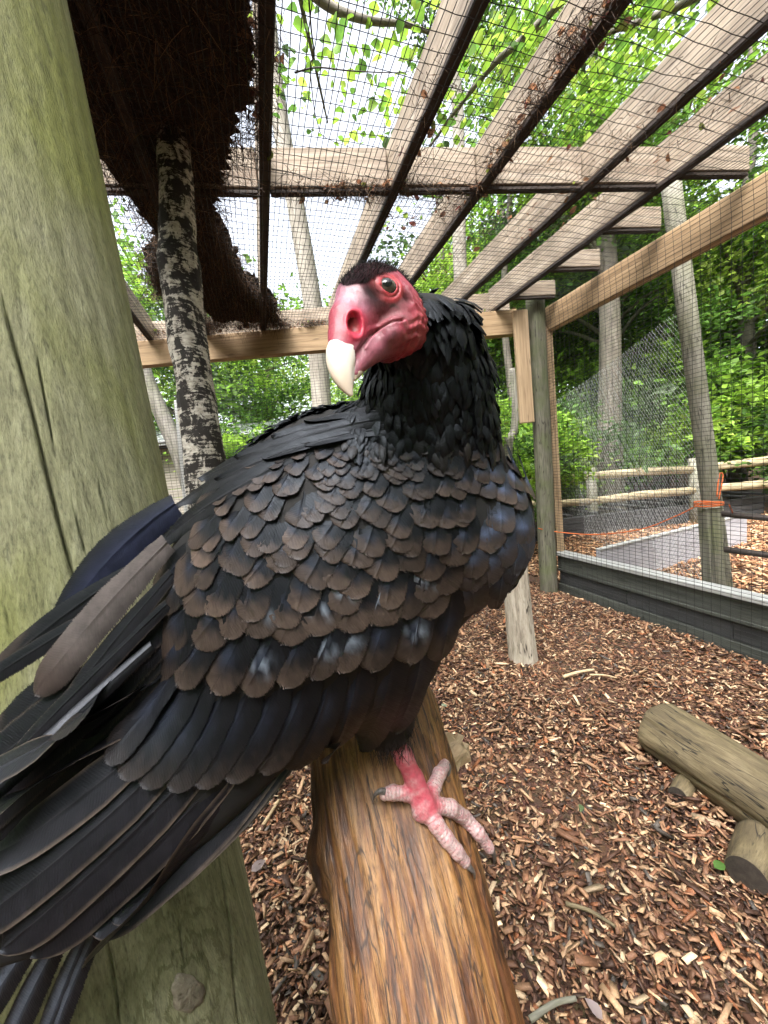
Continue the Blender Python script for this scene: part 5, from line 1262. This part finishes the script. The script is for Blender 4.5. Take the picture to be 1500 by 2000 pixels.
# ---- feathers
XC = np.array([-1, -.8, -.5, -.22, -.035, 0, .035, .22, .5, .8, 1.0])
fr_ = np.random.default_rng(33)
CNT = [0]
def feather(name, root, tip, wpx, col, bend=0.0, off=(.003, .012), roll=.004, depth=None, camber=.12, ns=16, rag=.5, tipr=.35, twist=0.0, fray=True):
    """one feather: root and tip pixels, lying on the body surface (or at the given depths); colours col(s, x)"""
    root = np.array(root, float); tip = np.array(tip, float)
    s = 1 - (1 - np.linspace(0, 1, ns)) ** 1.9
    dv = tip - root; pv = np.array([dv[1], -dv[0]]) / np.linalg.norm(dv)
    uv = root + dv * s[:, None] + pv * (bend * 4 * s * (1 - s))[:, None]
    if depth is None:
        C, Nn = cast(uv)
        if name == 'wing_feather' and body_sdf(C[ns // 2:]).max() > .005 and root[0] > 850: return None
        k = np.array([.25, .5, .25])
        for _ in range(3):
            C[1:-1] = .25 * C[:-2] + .5 * C[1:-1] + .25 * C[2:]; Nn[1:-1] = .25 * Nn[:-2] + .5 * Nn[1:-1] + .25 * Nn[2:]
    else:
        dd = depth[0] + (depth[1] - depth[0]) * s; C = np.stack([(uv[:, 0] - 750) / FPX * dd, (1000 - uv[:, 1]) / FPX * dd, dd], -1); Nn = np.tile(norm(np.array([twist, .25, -1.0])), (ns, 1))
    Nn = Nn / np.linalg.norm(Nn, axis=1, keepdims=True)
    T_ = np.gradient(C, axis=0); T_ /= np.linalg.norm(T_, axis=1, keepdims=True)
    Sd = np.cross(T_, Nn); Sd /= np.linalg.norm(Sd, axis=1, keepdims=True)
    # make +x the photograph's right-hand side of the feather
    if Sd[ns // 2] @ np.array([1.0, .35, 0]) < 0: Sd = -Sd
    L = np.linalg.norm(np.diff(C, axis=0), axis=1).sum()
    W = wpx / FPX * np.mean(C[:, 2]) * .5
    prof = np.minimum(1, .55 + 1.1 * s) * np.sqrt(np.clip(1 - np.clip((s - (1 - tipr)) / tipr, 0, 1) ** 2.2, 0, 1))
    o_ = off[0] + (off[1] - off[0]) * s
    x = XC[None, :]; J = fr_.normal(0, 1, (ns, len(XC)))
    wv = W * prof[:, None] * x * (1 + .012 * rag * J * (np.abs(x) > .7))
    hgt = o_[:, None] + roll * x * np.minimum(1, s[:, None] * 3) - camber * W * (x ** 2) * prof[:, None] + .0007 * (np.abs(x) < .03) * (1 - .8 * s[:, None]) + .0002 * J
    V = C[:, None, :] + Sd[:, None, :] * wv[..., None] + Nn[:, None, :] * hgt[..., None]
    # split, slightly uneven vane edge
    V = V + T_[:, None, :] * ((fr_.normal(0, 1, (ns, len(XC))) * .004 * rag * L) * (s[:, None] > .1))[..., None] * np.abs(x)[..., None]
    m_ = len(XC); i = np.arange(ns - 1)[:, None] * m_; j = np.arange(m_ - 1)[None, :]
    Fq = np.stack([i + j, i + j + 1, i + m_ + j + 1, i + m_ + j], -1).reshape(-1, 4)
    cc = np.clip(col(s[:, None] + 0 * x, x + 0 * s[:, None], fr_).reshape(-1, 3), .002, .9)
    ed = np.minimum((1 - np.abs(x)) / .55 + 0 * s[:, None], (1 - s[:, None]) * L / (.55 * W) + 0 * x); cc = np.concatenate([cc, np.clip(ed, 0, 1).reshape(-1, 1) if fray else np.ones((cc.shape[0], 1))], 1)
    uvm = np.stack([(wv).ravel(), (s[:, None] * L + 0 * x).ravel()], -1)
    CNT[0] += 1
    return link(name, mesh_np(name, to_world(V.reshape(-1, 3)), Fq, cc, uvm), m_feather, vt, True)
def L3(a, b, m): return np.asarray(a) * (1 - m[..., None]) + np.asarray(b) * m[..., None]
DARK = np.array([.0050, .0048, .0060]); BROWN = np.array([.052, .037, .0295]); LBROWN = np.array([.125, .088, .070]); BLUE_SHEEN = np.array([.040, .052, .090]); SLATE = np.array([.085, .10, .135])
def cov_col(brown=1.0, blue=.5, rim=.5, pale=0.0, br=BROWN, dark=DARK, bl=BLUE_SHEEN, ex=.48, lo=.25, hi=.75):
    """dark base, brown tip; q runs over the part that the row above leaves open"""
    jb = math.exp(fr_.normal(0, .16)); brown = brown * fr_.uniform(.75, 1.0); off_x = fr_.uniform(-.35, .1)
    def f(s, x, r):
        e = np.abs(x); q = (s - (1 - ex)) / ex
        m = np.clip(ss(q + .25 * e + r.normal(0, .07, s.shape), lo, hi), 0, 1) * brown
        c = L3(dark, br * jb, m); c = L3(c, bl, blue * np.exp(-((q - .22) / .22) ** 2 - ((x - off_x) / .35) ** 2))  # blue patch paints the sky sheen into the feather colour
        c = L3(c, np.array([.24, .29, .37]), .9 * pale * np.exp(-((q - .30) / .16) ** 2 - (x / .55) ** 2) * (r.random(s.shape) > .45))
        return c
    return f
def prim_col(edge=.5, tone=1.0):
    def f(s, x, r):
        c = L3(DARK * tone, np.array([.011, .010, .013]) * tone, ss(x, -.6, .6)); c = L3(c, np.array([.11, .085, .068]), edge * ss(np.abs(x), .9, 1.0)); c = L3(c, np.array([.026, .024, .027]), .8 * (np.abs(x) < .03)); return c
    return f
# tail
for i, (ra, ta, w_) in enumerate([((40, 1800), (-150, 2010), 60), ((85, 1810), (-75, 2070), 62), ((130, 1815), (-5, 2110), 62), ((175, 1815), (70, 2120), 58), ((200, 1800), (105, 2060), 46)]):
    feather('tail_feather', ra, ta, w_, (lambda s, x, r: L3(DARK, SLATE * .55, ss(-np.abs(x + .2), -.5, -.05))), depth=(.345 - .004 * i, .36 - .004 * i), roll=.003, camber=.35, bend=-6)
# primaries, lowest first
PR_ = [((606, 1418), (240, 1768), 66), ((598, 1422), (222, 1788), 70), ((580, 1425), (190, 1812), 80), ((565, 1425), (165, 1866), 92), ((520, 1415), (72, 1846), 92), ((470, 1400), (18, 1834), 92), ((420, 1390), (-45, 1800), 92), ((372, 1375), (-95, 1745), 90), ((325, 1360), (-125, 1670), 88), ((280, 1340), (-140, 1590), 84)]
for i, (ra, ta, w_) in enumerate(PR_):
    o0 = -.006 + .0006 * i
    feather('flight_feather', ra, ta, w_, prim_col(.75), bend=26 - 2 * i, depth=((.362 - .002 * i, .316 - .003 * i) if i < 3 else None), off=(o0, .001 + .0013 * i), roll=.0022, camber=.10, ns=22, tipr=.16, rag=.15, fray=False)
# far wing, tertials and scapulars along the back
blue_c = lambda s, x, r: L3(DARK, np.array([.016, .019, .042]), ss(x, -.9, .2))
feather('flight_feather', (345, 985), (122, 1252), 96, blue_c, depth=(.375, .385), roll=-.004, camber=.3, bend=-24, tipr=.5)
feather('flight_feather', (250, 1120), (-10, 1330), 60, cov_col(.5, 0, .3), depth=(.372, .376), roll=0, camber=.2, bend=-8)
feather('flight_feather', (215, 1180), (-60, 1360), 40, prim_col(.3, .6), depth=(.368, .37), roll=0, camber=.2)
feather('flight_feather', (150, 1290), (-50, 1520), 95, cov_col(.9, 0, .3), depth=(.362, .362), roll=.002, camber=.2)
feather('flight_feather', (140, 1400), (-60, 1560), 50, (lambda s, x, r: L3(SLATE * 1.2, np.array([.20, .21, .27]), ss(x, -.5, .8))), depth=(.358, .356), roll=.002, camber=.25)
feather('flight_feather', (330, 1060), (88, 1352), 84, (lambda s, x, r: L3(np.array([.085, .072, .070]), np.array([.045, .032, .028]), ss(s, .6, .95)) * (1 - .45 * ss(x, .2, 1))[..., None]), depth=(.352, .352), roll=.002, camber=.22, bend=-8, tipr=.2)
feather('flight_feather', (340, 1120), (128, 1395), 50, prim_col(.5, .9), depth=(.347, .345), roll=.002, camber=.3, bend=-4)
feather('flight_feather', (330, 1180), (20, 1500), 46, prim_col(.6, .8), depth=(.342, .338), roll=.002, camber=.4, bend=-4)
feather('flight_feather', (300, 1260), (-30, 1580), 44, (lambda s, x, r: L3(DARK, np.array([.12, .125, .15]), np.exp(-((x + .3) / .3) ** 2))), depth=(.336, .325), roll=.002, camber=.5, bend=-4)
for ra, ta in (((350, 1190), (-20, 1500)), ((345, 1225), (-45, 1570)), ((335, 1255), (-75, 1635)), ((335, 1275), (-90, 1690)), ((330, 1290), (-110, 1730))):
    feather('flight_feather', ra, ta, 92, prim_col(.5, .9), depth=(.352, .344), roll=.001, camber=.15, bend=6, ns=18, tipr=.2)
# secondaries (large dark row)
S2 = [(118, 1446), (172, 1458), (215, 1480), (240, 1506), (278, 1524), (330, 1530), (382, 1524), (440, 1514), (505, 1498), (568, 1496), (636, 1474), (705, 1452), (765, 1424)]
for i, (tx, ty) in reversed(list(enumerate(S2))):
    k = i / 12; an = math.radians(40 - 27 * k + fr_.normal(0, 1.5)); ln_ = 285 - 30 * k
    feather('wing_feather', (tx + ln_ * math.sin(an), ty - ln_ * math.cos(an)), (tx, ty), 84 if i > 1 else 58, cov_col(.75, .30, .10, br=BROWN * .55, ex=.62, lo=.55, hi=1.1), bend=14 + 8 * k, off=(-.003, .0050 + .0003 * (12 - i)), roll=.0030, ns=18, tipr=.17)
S1 = [(225, 1300), (268, 1310), (306, 1318), (350, 1332), (417, 1345), (480, 1348), (548, 1333), (605, 1318), (655, 1306), (715, 1305), (790, 1292), (852, 1286), (893, 1262)]
for i, (tx, ty) in reversed(list(enumerate(S1))):
    k = i / 12; an = math.radians(34 - 26 * k + fr_.normal(0, 2)); ln_ = 210
    feather('wing_feather', (tx + ln_ * math.sin(an), ty - ln_ * math.cos(an)), (tx, ty), 86, cov_col(1.0, .45, .28, pale=.8 if i in (5, 7, 8, 10) else 0, ex=.42, lo=.35, hi=.9), bend=8, off=(-.002, .0050), roll=.0024, tipr=.16)
rows = [  # y at left, y at right, x range, feather length, width, n
    (1258, 1200, 262, 930, 150, 78, 12), (1192, 1150, 285, 975, 125, 70, 13), (1140, 1098, 300, 1005, 108, 62, 15), (1088, 1050, 322, 1020, 95, 56, 16),
    (1040, 1006, 345, 1026, 84, 52, 17), (996, 966, 375, 1026, 76, 48, 17), (958, 934, 410, 1015, 66, 44, 17), (926, 912, 455, 985, 56, 40, 16), (902, 898, 510, 955, 46, 36, 14), (884, 880, 570, 930, 40, 32, 12)]
for ri, (yl, yr, xl_, xr_, ln_, w_, n) in enumerate(rows):
    for i in reversed(range(n)):
        k = (i + .5 * (ri % 2)) / (n - .5); x = xl_ + (xr_ - xl_) * k + fr_.normal(0, 10); y = yl + (yr - yl) * k + 22 * math.sin(k * PI) + fr_.normal(0, 13)
        if ri < 3: y -= 26 * ss(np.array(.18 - k), 0, .18) * (3 - ri) * 0
        an = math.radians(34 - 30 * k + fr_.normal(0, 7)) if k < .8 else math.radians(8 - 26 * (k - .8) / .2 * .6)
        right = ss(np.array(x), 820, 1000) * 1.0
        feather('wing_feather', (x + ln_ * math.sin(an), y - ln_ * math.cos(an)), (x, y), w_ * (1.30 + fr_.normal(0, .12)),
                cov_col(1.0, float(.30 + .65 * right), .40, pale=.9 if (ri == 0 and i in (4, 6, 8)) or (ri == 1 and i in (6, 9)) else 0, br=BROWN * (1.15 if right < .5 else 1.0) * (1 - .25 * (ri > 6)), dark=DARK if right < .4 else np.array([.026, .030, .042]), bl=BLUE_SHEEN * (1 + 1.2 * float(right))),
                bend=4, off=(-.001, .0036 - .0001 * ri), roll=.0016, ns=13, tipr=fr_.uniform(.14, .38), camber=.08)
# flank and breast edge
for i in range(15):
    k = i / 14; x = 1024 - 130 * k + fr_.normal(0, 5); y = 1090 + 215 * k
    feather('wing_feather', (x + 12, y - 95), (x - 8, y), 52, cov_col(.5, .8, .3, dark=np.array([.026, .030, .042])), off=(.0, .006), roll=.002, ns=11, tipr=.4)
# scapulars lying over the back, dark
SCP = [((800, 800), (600, 838), 44, 2), ((790, 818), (540, 868), 44, 3), ((760, 815), (470, 905), 50, .0), ((720, 812), (400, 945), 50, 4), ((700, 825), (345, 1000), 52, 6), ((690, 838), (300, 1075), 50, 8), ((650, 850), (275, 1105), 40, 8), ((700, 845), (430, 945), 34, 4), ((760, 838), (520, 905), 30, 3), ((800, 835), (600, 880), 30, 3)]
for i, (ra, ta, w_, bdn) in enumerate(SCP):
    feather('scapular_feather', ra, ta, w_, (lambda s, x, r: L3(DARK, np.array([.018, .018, .021]), ss(-np.abs(x + .3), -.8, -.1))), bend=-bdn - 6, off=(.002, .0075 - .0004 * i), roll=.003, ns=18, tipr=.45, camber=.2, fray=False)
print('feathers', CNT[0])

# ---- small plumage on neck, breast, back and underside: one uncountable coat
def small_plumage(name, X, Nn, flow, L, W, cols, seed):
    r = np.random.default_rng(seed); n = len(X)
    fl_ = flow - Nn * (flow * Nn).sum(1, keepdims=True); fl_ /= np.linalg.norm(fl_, axis=1, keepdims=True); sd_ = np.cross(fl_, Nn)
    s = np.array([0, .35, .7, 1.0]); pw = np.array([.5, 1, .85, .12]); lift = np.array([-.001, .0015, .0028, .0022])
    x = np.array([-1, 0, 1.0])
    V = X[:, None, None, :] + fl_[:, None, None, :] * (L[:, None] * s)[:, :, None, None] + sd_[:, None, None, :] * (W[:, None, None] * pw[None, :, None] * x[None, None, :])[..., None] + Nn[:, None, None, :] * (lift[None, :, None] + (-.0012 * x ** 2)[None, None, :] - 0 * L[:, None, None])[..., None]
    V = V.reshape(n, 12, 3); Fb = np.array([[i * 3 + j, i * 3 + j + 1, i * 3 + j + 4, i * 3 + j + 3] for i in range(3) for j in range(2)])
    Fq = (Fb[None] + 12 * np.arange(n)[:, None, None]).reshape(-1, 4)
    uvm = np.stack([(W[:, None, None] * x[None, None, :] + 0 * s[None, :, None]).reshape(n, 12), (L[:, None, None] * s[None, :, None] + 0 * x).reshape(n, 12)], -1).reshape(-1, 2)
    o = link(name, mesh_np(name, to_world(V.reshape(-1, 3)), Fq, np.repeat(cols[:, None, :], 12, 1).reshape(-1, 3), uvm), m_feather, vt, True); o['kind'] = 'stuff'; return o
nb_ = sdf_normal(vb, body_sdf); r = np.random.default_rng(9)
px = 750 + vb[:, 0] / vb[:, 2] * FPX; py = 1000 - vb[:, 1] / vb[:, 2] * FPX
cosv = (nb_ * -vb).sum(1) / np.linalg.norm(vb, axis=1); facing = cosv > 0
keep = (py > 585) & ((py < 905 - .5 * np.clip(px - 700, 0, 100) * 0) & ~(facing & (px < 690)) & ~(facing & (py > 875)) | ((cosv < -.4) & (py < 1150))) & ~(facing & (py > 945) & (py < 1400)) & ~((np.abs(cosv) < .3) & (px > 850) & (py > 700)) & ~((px < 560) & (py > 1150)) & ~((np.abs(cosv) < .4) & (py > 870))
ii = np.flatnonzero(keep); ii = r.choice(ii, 9000, replace=True); X = vb[ii] + r.normal(0, .002, (len(ii), 3)); Nn = nb_[ii]
flow = np.where((py[ii] < 880)[:, None], np.array([.10, -1.0, .15]), np.array([-.45, -.85, .05])) + r.normal(0, .18, (len(ii), 3))
cl_ = np.array([[.0035, .0035, .004], [.0055, .0058, .0068], [.011, .0125, .015], [.030, .035, .042]])[r.choice(4, len(ii), p=[.46, .32, .17, .05])]
wz = ss(py[ii], 845, 885) * (1 - ss(px[ii] - .0 * py[ii], 985, 1010)) * ss(px[ii] + 1.6 * (py[ii] - 900), 480, 560); cl_ = cl_ * (1 - wz[:, None]) + wz[:, None] * np.array([[.030, .026, .024], [.046, .038, .034], [.062, .05, .043], [.03, .034, .046]])[r.choice(4, len(ii))]
pl_ = small_plumage('neck_plumage', X, Nn, flow, r.uniform(.014, .026, len(ii)), r.uniform(.003, .0055, len(ii)), cl_, 1); pl_['label'] = 'glossy black neck and breast plumage'
# bristles on the crown, short hairs round the neck edge
cm = np.flatnonzero((crown > .5)); ii = r.choice(cm, 2600); Nh = sdf_normal(vh[ii], head_sdf, .5)
Bp = head_to_cam(vh[ii]); Nc = Nh[:, 0:1] * HF_ + Nh[:, 1:2] * HU + Nh[:, 2:3] * HL; Nc = Nc + .9 * (-HF_) + r.normal(0, .3, Nc.shape)
def w_dir(a): return a[:, 0:1] * CR + a[:, 1:2] * CU + a[:, 2:3] * fwd
so_ = strands('crown_bristles', to_world(Bp), w_dir(Nc), r.uniform(.0018, .0042, len(ii)), np.full(len(ii), .00018), np.tile(np.array([.0035, .0035, .004]), (len(ii), 1)), 3, .15, 3, m_debris)
so_.parent = vt; so_.matrix_parent_inverse = parent_inv(vt); so_['kind'] = 'stuff'
# thigh hairs over the top of the leg
q0 = P(762, 1432, .425); n = 900; Bp = q0 + r.normal(0, 1, (n, 3)) * np.array([.010, .006, .011]); Dd = np.array([.12, -1.0, .05]) + r.normal(0, .25, (n, 3))
so_ = strands('thigh_hairs', to_world(Bp), w_dir(Dd), r.uniform(.008, .020, n), np.full(n, .0004), np.tile(np.array([.016, .010, .010]), (n, 1)), 4, .2, 3, m_debris)
so_.parent = vt; so_.matrix_parent_inverse = parent_inv(vt); so_['kind'] = 'stuff'
